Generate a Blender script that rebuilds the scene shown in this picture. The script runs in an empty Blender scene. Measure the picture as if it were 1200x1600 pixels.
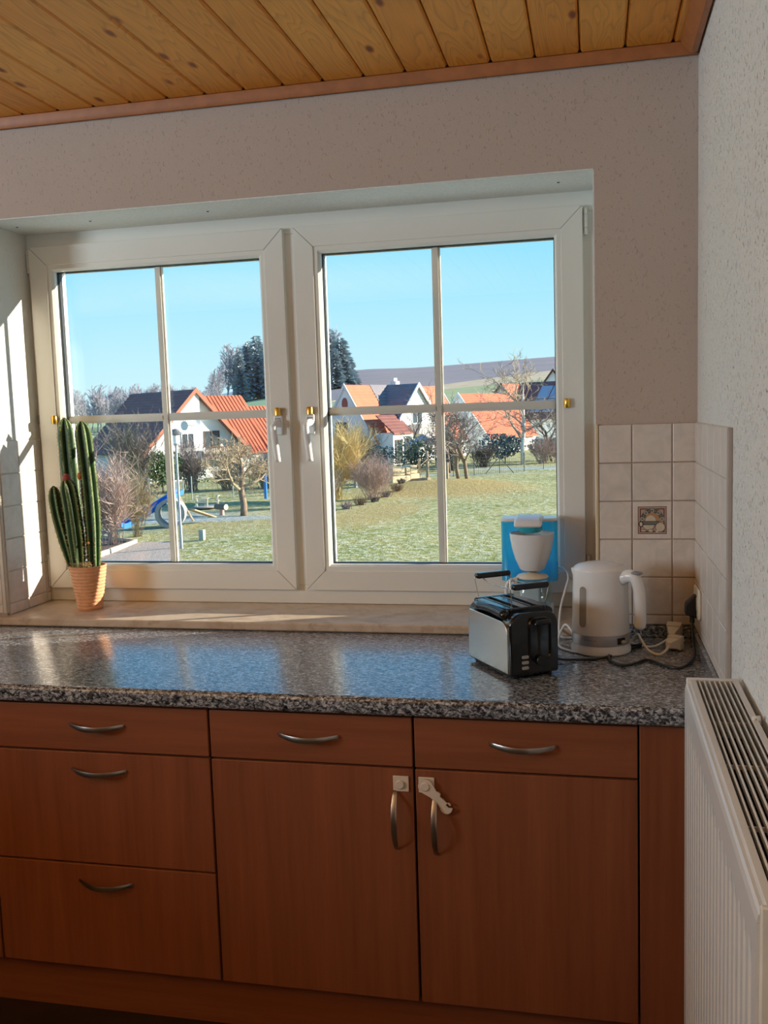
import bpy, math, random
from mathutils import Vector, Matrix
from math import sin, cos, pi, radians

SC = bpy.context.scene
COL = SC.collection
# ------------------------------------------------------------------ camera
CAM = Vector((-0.2621, -2.5259, 1.4887))
YAW, PITCH, ROLL, FPX = 0.2195, -0.1048, -0.0319, 1471.43
fw = Vector((-sin(YAW) * cos(PITCH), cos(YAW) * cos(PITCH), sin(PITCH)))
r0 = Vector((cos(YAW), sin(YAW), 0)); u0 = r0.cross(fw)
rt = r0 * cos(ROLL) + u0 * sin(ROLL); up = u0 * cos(ROLL) - r0 * sin(ROLL)
cd = bpy.data.cameras.new('camera'); cam = bpy.data.objects.new('camera', cd); COL.objects.link(cam)
cd.sensor_fit = 'HORIZONTAL'; cd.sensor_width = 36; cd.lens = FPX * 36 / 1200
cd.clip_start = .02; cd.clip_end = 3000
M = Matrix.Identity(4)
for i in range(3):
    M[i][0] = rt[i]; M[i][1] = up[i]; M[i][2] = -fw[i]; M[i][3] = CAM[i]
cam.matrix_world = M
SC.camera = cam
# ------------------------------------------------------------------ exposure
vs = SC.view_settings
vs.view_transform = 'Standard'; vs.look = 'None'; vs.gamma = 1; vs.use_curve_mapping = False
vs.exposure = 0.55
SC.cycles.use_denoising = True
SC.cycles.max_bounces = 10; SC.cycles.diffuse_bounces = 5; SC.cycles.glossy_bounces = 4
SC.cycles.transparent_max_bounces = 24; SC.cycles.transmission_bounces = 8
SC.cycles.sample_clamp_indirect = 6; SC.cycles.caustics_refractive = False; SC.cycles.caustics_reflective = False
# ------------------------------------------------------------------ sky
w = bpy.data.worlds.new('sky'); SC.world = w; w.use_nodes = True
nt = w.node_tree; nt.nodes.clear()
wo = nt.nodes.new('ShaderNodeOutputWorld'); bg = nt.nodes.new('ShaderNodeBackground')
tc = nt.nodes.new('ShaderNodeTexCoord'); sx = nt.nodes.new('ShaderNodeSeparateXYZ'); cr = nt.nodes.new('ShaderNodeValToRGB')
nt.links.new(tc.outputs['Generated'], sx.inputs[0]); nt.links.new(sx.outputs['Z'], cr.inputs[0])
nt.links.new(cr.outputs[0], bg.inputs[0]); nt.links.new(bg.outputs[0], wo.inputs[0])
el = cr.color_ramp.elements
el[0].position = 0.0; el[0].color = (.42, .57, .62, 1)
el[1].position = 1.0; el[1].color = (.05, .18, .50, 1)
for p_, c_ in ((.06, (.34, .55, .63, 1)), (.16, (.20, .48, .65, 1)), (.30, (.12, .38, .65, 1))):
    e = el.new(p_); e.color = c_
bg.inputs[1].default_value = 1.25
# ------------------------------------------------------------------ sun
SUN = Vector((1, .38, .304)).normalized()           # towards the sun
sd = bpy.data.lights.new('sun', 'SUN'); sd.energy = 9.5; sd.angle = radians(.55); sd.color = (1, .90, .74)
so = bpy.data.objects.new('sun', sd); COL.objects.link(so); so.rotation_euler = SUN.to_track_quat('Z', 'Y').to_euler()
# ------------------------------------------------------------------ added fill lights, out of view
def area(name, loc, target, sx_, sy_, power, col):
    d = bpy.data.lights.new(name, 'AREA'); d.shape = 'RECTANGLE'; d.size = sx_; d.size_y = sy_; d.energy = power; d.color = col
    o = bpy.data.objects.new(name, d); COL.objects.link(o); o.location = loc
    o.rotation_euler = (Vector(loc) - Vector(target)).to_track_quat('Z', 'Y').to_euler()
    return o
area('added_fill_up', (-2.2, -3.1, 1.75), (-2.2, -3.1, 4), 2.4, 1.4, 30, (.86, .94, 1))  # added fill aimed up at the ceiling, no real lamp there
area('added_fill_side', (-4.9, -3.0, 1.85), (0, -1.4, 1.8), 1.4, .9, 92, (.72, .89, 1))  # added cool fill for the right wall, no real window there

# ------------------------------------------------------------------ helpers
ORG = {}
def link(o, parent=None):
    COL.objects.link(o)
    if parent is not None: o.parent = parent
    return o
def tag(o, label=None, cat=None, group=None, kind=None):
    if label: o['label'] = label
    if cat: o['category'] = cat
    if group: o['group'] = group
    if kind: o['kind'] = kind
    return o
def thing(name, label, cat, loc=(0, 0, 0), rz=0, group=None, kind=None):
    o = bpy.data.objects.new(name, None); o.empty_display_size = .05; link(o)
    o.location = loc; o.rotation_euler = (0, 0, rz)
    ORG[o.name] = Vector(loc)
    return tag(o, label, cat, group, kind)
def org(o): return ORG.get(o.name, Vector((0, 0, 0)))

class MB:
    def __init__(s): s.v = []; s.f = []; s.m = []
    def quad(s, pts, mi=0):
        n = len(s.v); s.v += [tuple(p) for p in pts]; s.f.append(tuple(range(n, n + len(pts)))); s.m.append(mi); return s
    def box(s, x0, x1, y0, y1, z0, z1, mi=0):
        n = len(s.v)
        s.v += [(x0, y0, z0), (x1, y0, z0), (x1, y1, z0), (x0, y1, z0), (x0, y0, z1), (x1, y0, z1), (x1, y1, z1), (x0, y1, z1)]
        for q in ((3, 2, 1, 0), (4, 5, 6, 7), (0, 1, 5, 4), (1, 2, 6, 5), (2, 3, 7, 6), (3, 0, 4, 7)):
            s.f.append(tuple(n + i for i in q)); s.m.append(mi)
        return s
    def hexa(s, p, mi=0):      # 8 points: bottom loop, top loop
        n = len(s.v); s.v += [tuple(q) for q in p]
        for q in ((3, 2, 1, 0), (4, 5, 6, 7), (0, 1, 5, 4), (1, 2, 6, 5), (2, 3, 7, 6), (3, 0, 4, 7)):
            s.f.append(tuple(n + i for i in q)); s.m.append(mi)
        return s
    def beam(s, a, b, wx, wz, mi=0):   # bar with a rectangular section between two points
        a = Vector(a); b = Vector(b); d = (b - a).normalized()
        ref = Vector((0, 0, 1)) if abs(d.z) < .95 else Vector((1, 0, 0))
        sd_ = d.cross(ref).normalized(); u_ = sd_.cross(d).normalized()
        P = []
        for c in (a, b):
            P += [c - sd_ * wx / 2 - u_ * wz / 2, c + sd_ * wx / 2 - u_ * wz / 2, c + sd_ * wx / 2 + u_ * wz / 2, c - sd_ * wx / 2 + u_ * wz / 2]
        return s.hexa(P, mi)
    def tube(s, pts, rad, n=8, cap=True, mi=0):
        pts = [Vector(p) for p in pts]; k = len(pts)
        if not hasattr(rad, '__len__'): rad = [rad] * k
        t = (pts[1] - pts[0]).normalized()
        ref = Vector((0, 0, 1)) if abs(t.z) < .9 else Vector((1, 0, 0))
        a = t.cross(ref).normalized(); base = len(s.v)
        for i in range(k):
            if i == 0: t = pts[1] - pts[0]
            elif i == k - 1: t = pts[-1] - pts[-2]
            else: t = pts[i + 1] - pts[i - 1]
            t = t.normalized() if t.length > 1e-9 else Vector((0, 0, 1))
            a = a - t * a.dot(t)
            a = a.normalized() if a.length > 1e-6 else t.orthogonal().normalized()
            b = t.cross(a)
            for j in range(n):
                an = 2 * pi * j / n; p = pts[i] + (a * cos(an) + b * sin(an)) * rad[i]; s.v.append((p.x, p.y, p.z))
        for i in range(k - 1):
            for j in range(n):
                j2 = (j + 1) % n
                s.f.append((base + i * n + j, base + i * n + j2, base + (i + 1) * n + j2, base + (i + 1) * n + j)); s.m.append(mi)
        if cap:
            s.f.append(tuple(base + j for j in range(n))[::-1]); s.m.append(mi)
            s.f.append(tuple(base + (k - 1) * n + j for j in range(n))); s.m.append(mi)
        return s
    def lathe(s, prof, c=(0, 0, 0), n=32, cap0=True, cap1=True, mi=0, sxy=(1, 1)):
        base = len(s.v)
        for r, z in prof:
            for j in range(n):
                an = 2 * pi * j / n; s.v.append((c[0] + r * cos(an) * sxy[0], c[1] + r * sin(an) * sxy[1], c[2] + z))
        for i in range(len(prof) - 1):
            for j in range(n):
                j2 = (j + 1) % n
                s.f.append((base + i * n + j, base + i * n + j2, base + (i + 1) * n + j2, base + (i + 1) * n + j)); s.m.append(mi)
        if cap0: s.f.append(tuple(base + j for j in range(n))[::-1]); s.m.append(mi)
        if cap1: s.f.append(tuple(base + (len(prof) - 1) * n + j for j in range(n))); s.m.append(mi)
        return s
    def prism(s, poly, fn, a, b, mi=0):    # poly: 2d points; fn(u, v, w) -> 3d ; extruded from w=a to w=b
        n = len(s.v); k = len(poly)
        s.v += [tuple(fn(u, v, a)) for u, v in poly] + [tuple(fn(u, v, b)) for u, v in poly]
        s.f.append(tuple(range(n, n + k))[::-1]); s.m.append(mi)
        s.f.append(tuple(range(n + k, n + 2 * k))); s.m.append(mi)
        for i in range(k):
            j = (i + 1) % k; s.f.append((n + i, n + j, n + k + j, n + k + i)); s.m.append(mi)
        return s
    def ball(s, c, r, n=10, k=6, sc=(1, 1, 1), mi=0):
        pr = [(max(1e-4, sin(pi * i / k)) * r, -cos(pi * i / k) * r * sc[2]) for i in range(k + 1)]
        return s.lathe(pr, c, n, mi=mi, sxy=(sc[0], sc[1]))
    def mesh(s, name, mats, off=None, smooth=False, auto=None):
        me = bpy.data.meshes.new(name)
        v = s.v if off is None else [(x - off[0], y - off[1], z - off[2]) for x, y, z in s.v]
        me.from_pydata(v, [], s.f)
        for m in (mats if isinstance(mats, (list, tuple)) else [mats]): me.materials.append(m)
        if isinstance(mats, (list, tuple)) and len(mats) > 1: me.polygons.foreach_set('material_index', s.m)
        if smooth or auto: me.polygons.foreach_set('use_smooth', [True] * len(me.polygons))
        me.update()
        return me
    def build(s, name, mats, parent=None, smooth=False, bevel=0, seg=2, local=False, auto=None, fix=True):
        off = None
        if parent is not None and not local: off = org(parent)
        me = s.mesh(name, mats, off, smooth, auto)
        o = bpy.data.objects.new(name, me); link(o, parent)
        if parent is not None: ORG[o.name] = org(parent) if not local else Vector((0, 0, 0))
        if fix:
            import bmesh
            bm = bmesh.new(); bm.from_mesh(me); bmesh.ops.recalc_face_normals(bm, faces=bm.faces); bm.to_mesh(me); bm.free()
        if bevel:
            b = o.modifiers.new('bevel', 'BEVEL'); b.width = bevel; b.segments = seg; b.limit_method = 'ANGLE'; b.angle_limit = radians(40)
            b.harden_normals = False
            if not smooth: me.polygons.foreach_set('use_smooth', [True] * len(me.polygons))
        if auto or (bevel and not smooth):
            sharp_by_angle(me, radians(auto if auto else 35))
        return o
def sharp_by_angle(me, ang):
    try: me.set_sharp_from_angle(angle=ang)
    except Exception: pass
def place(name, me, loc, parent=None, rz=0, sc=None):
    o = bpy.data.objects.new(name, me); link(o, parent); o.location = loc; o.rotation_euler = (0, 0, rz)
    if sc: o.scale = sc
    return o
def smooth_path(pts, n=8):     # Catmull-Rom through the points
    P = [Vector(p) for p in pts]; P = [P[0] * 2 - P[1]] + P + [P[-1] * 2 - P[-2]]; out = []
    for i in range(1, len(P) - 2):
        a, b, c, d = P[i - 1:i + 3]
        for k in range(n):
            t = k / n; out.append(.5 * ((2 * b) + (c - a) * t + (2 * a - 5 * b + 4 * c - d) * t * t + (3 * b - a - 3 * c + d) * t ** 3))
    out.append(P[-2]); return out

# ------------------------------------------------------------------ materials
class NT:
    def __init__(s, name):
        s.mat = bpy.data.materials.new(name); s.mat.use_nodes = True; s.t = s.mat.node_tree
        s.b = s.t.nodes['Principled BSDF']; s.out = s.t.nodes['Material Output']
    def n(s, typ, **kw):
        nd = s.t.nodes.new(typ)
        for k, v in kw.items():
            if k in nd.inputs.keys(): nd.inputs[k].default_value = v
            else: setattr(nd, k, v)
        return nd
    def l(s, a, b): s.t.links.new(a, b)
    def coords(s, scale=(1, 1, 1), kind='Object', rot=(0, 0, 0)):
        tc_ = s.n('ShaderNodeTexCoord'); mp = s.n('ShaderNodeMapping'); mp.inputs['Scale'].default_value = scale; mp.inputs['Rotation'].default_value = rot
        s.l(tc_.outputs[kind], mp.inputs[0]); return mp.outputs[0]
    def noise(s, vec, scale, detail=3, rough=.5, dist=0):
        nd = s.n('ShaderNodeTexNoise'); nd.inputs['Scale'].default_value = scale; nd.inputs['Detail'].default_value = detail
        nd.inputs['Roughness'].default_value = rough; nd.inputs['Distortion'].default_value = dist
        if vec is not None: s.l(vec, nd.inputs['Vector'])
        return nd.outputs['Fac']
    def ramp(s, fac, stops):
        nd = s.n('ShaderNodeValToRGB'); e_ = nd.color_ramp.elements
        e_[0].position, e_[0].color = stops[0][0], (*stops[0][1], 1) if len(stops[0][1]) == 3 else stops[0][1]
        e_[1].position, e_[1].color = stops[-1][0], (*stops[-1][1], 1)
        for p, c in stops[1:-1]:
            q = e_.new(p); q.color = (*c, 1)
        s.l(fac, nd.inputs[0]); return nd.outputs[0]
    def mix(s, fac, a, b, mode='MIX'):
        nd = s.n('ShaderNodeMix', data_type='RGBA', blend_type=mode)
        for i, val in ((0, fac), (6, a), (7, b)):
            if hasattr(val, 'is_output'): s.l(val, nd.inputs[i])
            else: nd.inputs[i].default_value = val if i == 0 else (*val, 1)
        return nd.outputs[2]
    def math(s, op, a, b=0.0, clamp=False):
        nd = s.n('ShaderNodeMath', operation=op, use_clamp=clamp)
        for i, val in ((0, a), (1, b)):
            if hasattr(val, 'is_output'): s.l(val, nd.inputs[i])
            else: nd.inputs[i].default_value = val
        return nd.outputs[0]
    def bump(s, h, strength=.3, dist=.002):
        nd = s.n('ShaderNodeBump'); nd.inputs['Strength'].default_value = strength; nd.inputs['Distance'].default_value = dist
        s.l(h, nd.inputs['Height']); s.l(nd.outputs[0], s.b.inputs['Normal'])
    def set(s, col=None, rough=.5, metal=0, spec=None, coat=0):
        if col is not None:
            if hasattr(col, 'is_output'): s.l(col, s.b.inputs['Base Color'])
            else: s.b.inputs['Base Color'].default_value = (*col, 1)
        s.b.inputs['Roughness'].default_value = rough; s.b.inputs['Metallic'].default_value = metal
        if spec is not None: s.b.inputs['Specular IOR Level'].default_value = spec
        if coat: s.b.inputs['Coat Weight'].default_value = coat; s.b.inputs['Coat Roughness'].default_value = .16; s.b.inputs['Coat IOR'].default_value = 1.75
        return s.mat
def plain(name, col, rough=.5, metal=0, var=.06, scale=20, spec=None, bump=0, coat=0, dist=.002):
    t = NT(name); f = t.noise(t.coords(), scale, 4)
    lo = tuple(c * (1 - var) for c in col); hi = tuple(min(1, c * (1 + var)) for c in col)
    c = t.ramp(f, [(.3, lo), (.7, hi)])
    if bump: t.bump(f, bump, dist)
    return t.set(c, rough, metal, spec, coat)

MT = {}
def mk_plaster(name, col, pit=.5, depth=.0035):
    t = NT(name); v = t.coords((1, 1, .6), rot=(0, .5, .2))
    a = t.noise(v, 150, 2, .6); b = t.noise(v, 420, 2)
    pits = t.ramp(a, [(.29, (0, 0, 0)), (.37, (1, 1, 1))])
    h = t.math('ADD', t.math('MULTIPLY', pits, 1.0), t.math('MULTIPLY', b, .35))
    t.bump(h, pit, depth)
    c = t.mix(t.noise(t.coords(), 2.5, 3), tuple(x * .96 for x in col), tuple(min(1, x * 1.03) for x in col))
    return t.set(c, .9, spec=.2)
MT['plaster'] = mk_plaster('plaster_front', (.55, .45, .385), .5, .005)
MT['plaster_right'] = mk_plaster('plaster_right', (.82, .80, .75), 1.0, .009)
MT['reveal'] = plain('painted_reveal', (.78, .79, .75), .75, bump=.15, scale=120)

def mk_tile(name, col):
    t = NT(name); v = t.coords(kind='Object'); oi = t.n('ShaderNodeObjectInfo')
    ad = t.n('ShaderNodeVectorMath', operation='ADD'); sc_ = t.n('ShaderNodeVectorMath', operation='SCALE'); sc_.inputs['Scale'].default_value = 9
    cmb = t.n('ShaderNodeCombineXYZ'); t.l(oi.outputs['Random'], cmb.inputs[0]); t.l(oi.outputs['Random'], cmb.inputs[1]); t.l(cmb.outputs[0], sc_.inputs[0])
    t.l(v, ad.inputs[0]); t.l(sc_.outputs[0], ad.inputs[1])
    f = t.noise(ad.outputs[0], 18, 6, .6, 1.2)
    c = t.ramp(f, [(.32, tuple(x * .9 for x in col)), (.5, col), (.62, tuple(min(1, x * 1.06) for x in col))])
    return t.set(c, .3, spec=.4)
MT['tile'] = mk_tile('glazed_tile', (.70, .63, .57))
MT['grout'] = plain('grout', (.40, .29, .23), .9, scale=90)
MT['grout_light'] = plain('grout_light', (.60, .55, .47), .9, scale=90)
MT['edge_trim'] = plain('beige_plastic_trim', (.72, .58, .38), .4)

def mk_pine():
    t = NT('varnished_pine'); oi = t.n('ShaderNodeObjectInfo'); v = t.coords((1, 1, 1))
    rnd = oi.outputs['Random']; cmb = t.n('ShaderNodeCombineXYZ')
    t.l(t.math('MULTIPLY', rnd, 37), cmb.inputs[0]); t.l(t.math('MULTIPLY', rnd, 91), cmb.inputs[1])
    ad = t.n('ShaderNodeVectorMath', operation='ADD'); t.l(v, ad.inputs[0]); t.l(cmb.outputs[0], ad.inputs[1])
    m1 = t.n('ShaderNodeMapping'); m1.inputs['Scale'].default_value = (9, 1.1, 9); t.l(ad.outputs[0], m1.inputs[0])
    big = t.noise(m1.outputs[0], 1.0, 2, .5, .6)
    rings = t.math('FRACT', t.math('MULTIPLY', big, 20))
    ringc = t.ramp(rings, [(0, (.78, .78, .78)), (.7, (1, 1, 1)), (.93, (.55, .55, .55)), (1, (.78, .78, .78))])
    m2 = t.n('ShaderNodeMapping'); m2.inputs['Scale'].default_value = (220, 6, 220); t.l(ad.outputs[0], m2.inputs[0])
    fine = t.noise(m2.outputs[0], 1, 3)
    vo = t.n('ShaderNodeTexVoronoi'); vo.inputs['Scale'].default_value = 1; m3 = t.n('ShaderNodeMapping'); m3.inputs['Scale'].default_value = (14, 5.5, 14)
    t.l(ad.outputs[0], m3.inputs[0]); t.l(m3.outputs[0], vo.inputs['Vector'])
    knot = t.ramp(vo.outputs['Distance'], [(.07, (.20, .085, .03)), (.10, (.48, .27, .12)), (.17, (1, 1, 1))])
    base = t.mix(rnd, (.84, .34, .048), (.94, .44, .085))
    c = t.mix(.55, base, ringc, 'MULTIPLY')
    c = t.mix(.35, c, t.ramp(fine, [(.3, (.7, .65, .6)), (.7, (1, 1, 1))]), 'MULTIPLY')
    c = t.mix(.9, c, knot, 'MULTIPLY')
    t.bump(fine, .08, .001)
    return t.set(c, .42, spec=.35)
MT['pine'] = mk_pine()
MT['pine_trim'] = plain('stained_pine_moulding', (.40, .135, .036), .45, var=.12, scale=30)
MT['pine_dark'] = plain('pine_shadow_gap', (.16, .06, .02), .7)

def mk_beech(name, vertical=True):
    t = NT(name); s_ = (60, 60, 3) if vertical else (3, 60, 60)
    f = t.noise(t.coords(s_), 1, 5, .6); g = t.noise(t.coords((14, 14, .5) if vertical else (.5, 14, 14)), 1, 3)
    c = t.ramp(f, [(.3, (.245, .080, .036)), (.7, (.31, .104, .047))])
    c = t.mix(.5, c, t.ramp(g, [(.35, (.78, .76, .74)), (.65, (1, 1, 1))]), 'MULTIPLY')
    t.bump(f, .04, .0006)
    return t.set(c, .5, spec=.22)
MT['beech'] = mk_beech('beech_vertical'); MT['beech_h'] = mk_beech('beech_horizontal', False)
MT['carcass'] = plain('carcass_dark', (.02, .012, .008), .8)

def mk_granite():
    t = NT('granite_laminate'); v = t.coords((1, 1.9, 1.4), rot=(0, .3, .6))
    a = t.noise(v, 95, 5, .7, .8); b = t.noise(v, 190, 3, .6)
    c = t.ramp(a, [(.37, (.012, .013, .016)), (.46, (.075, .079, .090)), (.53, (.31, .33, .36)), (.62, (.66, .68, .71))])
    c = t.mix(.55, c, t.ramp(b, [(.4, (.18, .18, .19)), (.56, (1, 1, 1))]), 'MULTIPLY')
    t.bump(b, .05, .0006); mt_ = t.set(c, .26, spec=.5, coat=1)
    t.l(t.ramp(a, [(.40, (.25, .25, .25)), (.60, (1, 1, 1))]), t.b.inputs['Coat Weight']); return mt_
MT['granite'] = mk_granite()
def mk_marble():
    t = NT('sill_marble'); v = t.coords((1, 1, 1)); a = t.noise(v, 9, 6, .6, 1.5); b = t.noise(t.coords((1, 2.5, 1)), 30, 4, .6, .5)
    c = t.ramp(a, [(.3, (.46, .34, .24)), (.5, (.60, .48, .36)), (.7, (.66, .55, .43))])
    c = t.mix(.5, c, t.ramp(b, [(.3, (.55, .42, .34)), (.45, (1, 1, 1))]), 'MULTIPLY')
    return t.set(c, .28, spec=.45)
MT['marble'] = mk_marble()
MT['pvc'] = plain('white_pvc', (.80, .79, .73), .32, var=.02, scale=4)
MT['pvc_line'] = plain('pvc_joint', (.30, .28, .25), .6)
MT['gasket'] = plain('black_rubber_gasket', (.012, .012, .014), .45)
MT['spacer'] = plain('aluminium_spacer', (.25, .24, .26), .4, .6)
MT['brass'] = plain('brass', (.80, .48, .10), .28, 1)
MT['metal_lock'] = plain('dull_metal', (.35, .33, .30), .45, .8)
MT['handle_metal'] = plain('brushed_nickel', (.42, .38, .34), .33, 1)
MT['white_plastic'] = plain('white_plastic', (.80, .80, .80), .25, var=.02)
MT['cream_plastic'] = plain('cream_plastic', (.74, .66, .52), .35, var=.03)
MT['latch_plastic'] = plain('latch_plastic', (.72, .62, .52), .4, var=.03)
MT['black_gloss'] = plain('black_gloss_plastic', (.008, .008, .009), .12, var=.02)
MT['black_matt'] = plain('black_plastic', (.012, .012, .013), .4)
MT['grey_button'] = plain('grey_button', (.42, .41, .39), .4)
MT['wire'] = plain('chromed_wire', (.6, .58, .55), .25, 1)
MT['silver_band'] = plain('silver_band', (.60, .60, .62), .30, .7, var=.02)
MT['radiator'] = plain('radiator_enamel', (.70, .68, .64), .28, var=.015, scale=6)
MT['radiator_dark'] = plain('radiator_fins', (.035, .032, .032), .7)
MT['floor'] = plain('dark_floor', (.03, .02, .015), .5, var=.3, scale=6)
MT['terracotta'] = plain('terracotta', (.74, .37, .185), .75, var=.10, scale=60, bump=.15)
MT['soil'] = plain('potting_soil', (.10, .035, .018), .95, var=.5, scale=120, bump=.6, dist=.006)
def mk_brushed():
    t = NT('brushed_steel'); f = t.noise(t.coords((4, 4, 400)), 1, 2)
    t.bump(f, .05, .0004); t.b.inputs['Anisotropic'].default_value = .75; t.b.inputs['Anisotropic Rotation'].default_value = .25
    tg = t.n('ShaderNodeTangent'); tg.direction_type = 'RADIAL'; tg.axis = 'Z'; t.l(tg.outputs[0], t.b.inputs['Tangent'])
    return t.set((.62, .60, .57), .25, 1)
MT['steel'] = mk_brushed()
def mk_glass(name, tint=(1, 1, 1), refl=1.0, rough=0.0):
    t = NT(name); t.t.nodes.remove(t.b)
    tr = t.n('ShaderNodeBsdfTransparent'); tr.inputs[0].default_value = (*tint, 1)
    gl = t.n('ShaderNodeBsdfGlossy'); gl.inputs['Roughness'].default_value = rough; lw = t.n('ShaderNodeLayerWeight'); lw.inputs['Blend'].default_value = .5
    fr_ = t.math('ADD', t.math('MULTIPLY', t.math('POWER', lw.outputs['Facing'], 5.0), .96), .04)
    mx = t.n('ShaderNodeMixShader'); t.l(t.math('MULTIPLY', fr_, refl), mx.inputs[0]); t.l(tr.outputs[0], mx.inputs[1]); t.l(gl.outputs[0], mx.inputs[2])
    t.l(mx.outputs[0], t.out.inputs[0]); return t.mat
MT['pane'] = mk_glass('window_glass', (.985, .992, .99), .55)
MT['jug_glass'] = mk_glass('jug_glass', (.80, .86, .86), 1.0, .02)
def mk_blue():
    t = NT('blue_clear_plastic'); t.t.nodes.remove(t.b)
    tr = t.n('ShaderNodeBsdfTransparent'); tr.inputs[0].default_value = (.30, .82, 1.0, 1)
    tl = t.n('ShaderNodeBsdfTranslucent'); tl.inputs[0].default_value = (.48, .95, 1, 1)
    df = t.n('ShaderNodeBsdfDiffuse'); df.inputs[0].default_value = (.20, .78, 1, 1)
    gl = t.n('ShaderNodeBsdfGlossy'); gl.inputs['Roughness'].default_value = .08; lw = t.n('ShaderNodeLayerWeight'); fr = t.n('ShaderNodeMath', operation='MULTIPLY_ADD'); pw = t.n('ShaderNodeMath', operation='POWER'); pw.inputs[1].default_value = 5; t.l(lw.outputs['Facing'], pw.inputs[0]); t.l(pw.outputs[0], fr.inputs[0]); fr.inputs[1].default_value = .9; fr.inputs[2].default_value = .04
    m0 = t.n('ShaderNodeMixShader'); m0.inputs[0].default_value = .3; t.l(tl.outputs[0], m0.inputs[1]); t.l(df.outputs[0], m0.inputs[2])
    m1 = t.n('ShaderNodeMixShader'); m1.inputs[0].default_value = .42; t.l(tr.outputs[0], m1.inputs[1]); t.l(m0.outputs[0], m1.inputs[2])
    m2 = t.n('ShaderNodeMixShader'); t.l(fr.outputs[0], m2.inputs[0]); t.l(m1.outputs[0], m2.inputs[1]); t.l(gl.outputs[0], m2.inputs[2])
    t.l(m2.outputs[0], t.out.inputs[0]); return t.mat
MT['blue'] = mk_blue()
MT['teal'] = plain('teal_plastic', (.03, .42, .50), .25)
# ================================================================== the room
FL = .045; CEIL = 2.3645; XL, XR = -2.0202, -.2523; ZS, ZT = .9068, 2.0888; FY = .236
ZC = .8817; YF = -.6135; RX0, RY0 = -5.0, -4.3
wall_front = tag(MB().box(RX0 - .2, XL, 0, .312, -.2, 2.6).box(XR, .2, 0, .312, -.2, 2.6).box(XL, XR, 0, .312, ZT, 2.6)
                 .box(XL, XR, 0, .312, -.2, ZS - .024).build('wall_front', MT['plaster'], fix=False), 'textured plaster wall around the kitchen window', kind='structure')
wall_right = tag(MB().box(0, .2, RY0, 0, -.2, 2.6).build('wall_right', MT['plaster_right']), 'pitted white plaster wall to the right behind the radiator', kind='structure')
tag(MB().box(RX0 - .2, RX0, RY0, 0, -.2, 2.6).build('wall_left', MT['plaster']), 'plaster wall at the far left of the room', kind='structure')
tag(MB().box(RX0 - .2, .2, RY0 - .2, RY0, -.2, 2.6).build('wall_rear', plain('rear_wall_brown', (.16, .09, .06), .8)), 'plaster wall behind the viewer', kind='structure')
tag(MB().box(RX0, 0, RY0, 0, -.1, FL).build('floor', MT['floor']), 'dark kitchen floor', kind='structure')
tag(MB().box(-3.05, -2.95, -3.6, -.7, FL, 1.25).build('added_light_blocker', plain('blocker_brown', (.10, .06, .045), .8)), 'low brown panel added out of view to shade the lower cabinets', kind='structure')  # unseen blocker, added to keep the fill light off the lower cabinets
# painted soffit and reveals inside the recess (thin skins on the wall)
MB().box(XL + .001, XR - .001, .002, FY, ZT - .003, ZT).build('soffit', MT['reveal'], wall_front)
MB().box(XR - .003, XR, .002, FY, 1.4398, ZT - .003).build('reveal', MT['reveal'], wall_front)
MB().box(XL, XL + .003, .002, FY, 1.4398, ZT - .003).build('reveal', mk_plaster('plaster_reveal', (.74, .72, .66), .5), wall_front)
for hx in (-1.965, -1.72, -1.345, -.345):
    MB().lathe([(.0035, -.0012), (.0035, 0)], (hx, .11, ZT - .003), 10).build('screw_hole', MT['carcass'], wall_front)
# ceiling: tongue and groove boards
ceiling = tag(MB().box(RX0, 0, RY0, 0, CEIL + .022, CEIL + .1).build('ceiling', MT['pine_dark']), 'varnished pine board ceiling', kind='structure')
seams = [-.285 + .1094 * 1] + [-.285 - .1107 * k for k in range(44)]
seams = [x for x in sorted(seams) if x > RX0 + .1]
bmeshes = {}
xs = [RX0] + seams + [-.062, -.002]
for a, b in zip(xs[:-1], xs[1:]):
    key = round(b - a, 3)
    if key not in bmeshes:
        wd = b - a
        m = MB()
        prof = [(.006, .0), (wd - .006, 0), (wd - .0012, .006), (wd - .0012, .018), (.0012, .018), (.0012, .006)]
        m.prism(prof, lambda u, v, w_: (u, w_, v), RY0 + .01, -.024)
        bmeshes[key] = m.mesh('board', MT['pine'])
    place('board', bmeshes[key], (a, 0, CEIL), ceiling)
def cove(name, poly, fn, a, b, label):
    return tag(MB().prism(poly, fn, a, b).build(name, MT['pine_trim'], bevel=.002), label, kind='structure')
cp = [(0, 0), (.004, -.028), (.016, -.032), (.022, -.020), (.024, 0)]
cove('trim_1', cp, lambda u, v, w_: (w_, -u, CEIL + v), RX0, -.001, 'pine moulding between boarded ceiling and window wall')
cove('trim_2', [(0, 0), (.004, -.030), (.018, -.034), (.040, -.012), (.044, 0)], lambda u, v, w_: (-u - .0005, w_, CEIL + v), RY0, -.026, 'pine moulding between boarded ceiling and right wall')

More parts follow.
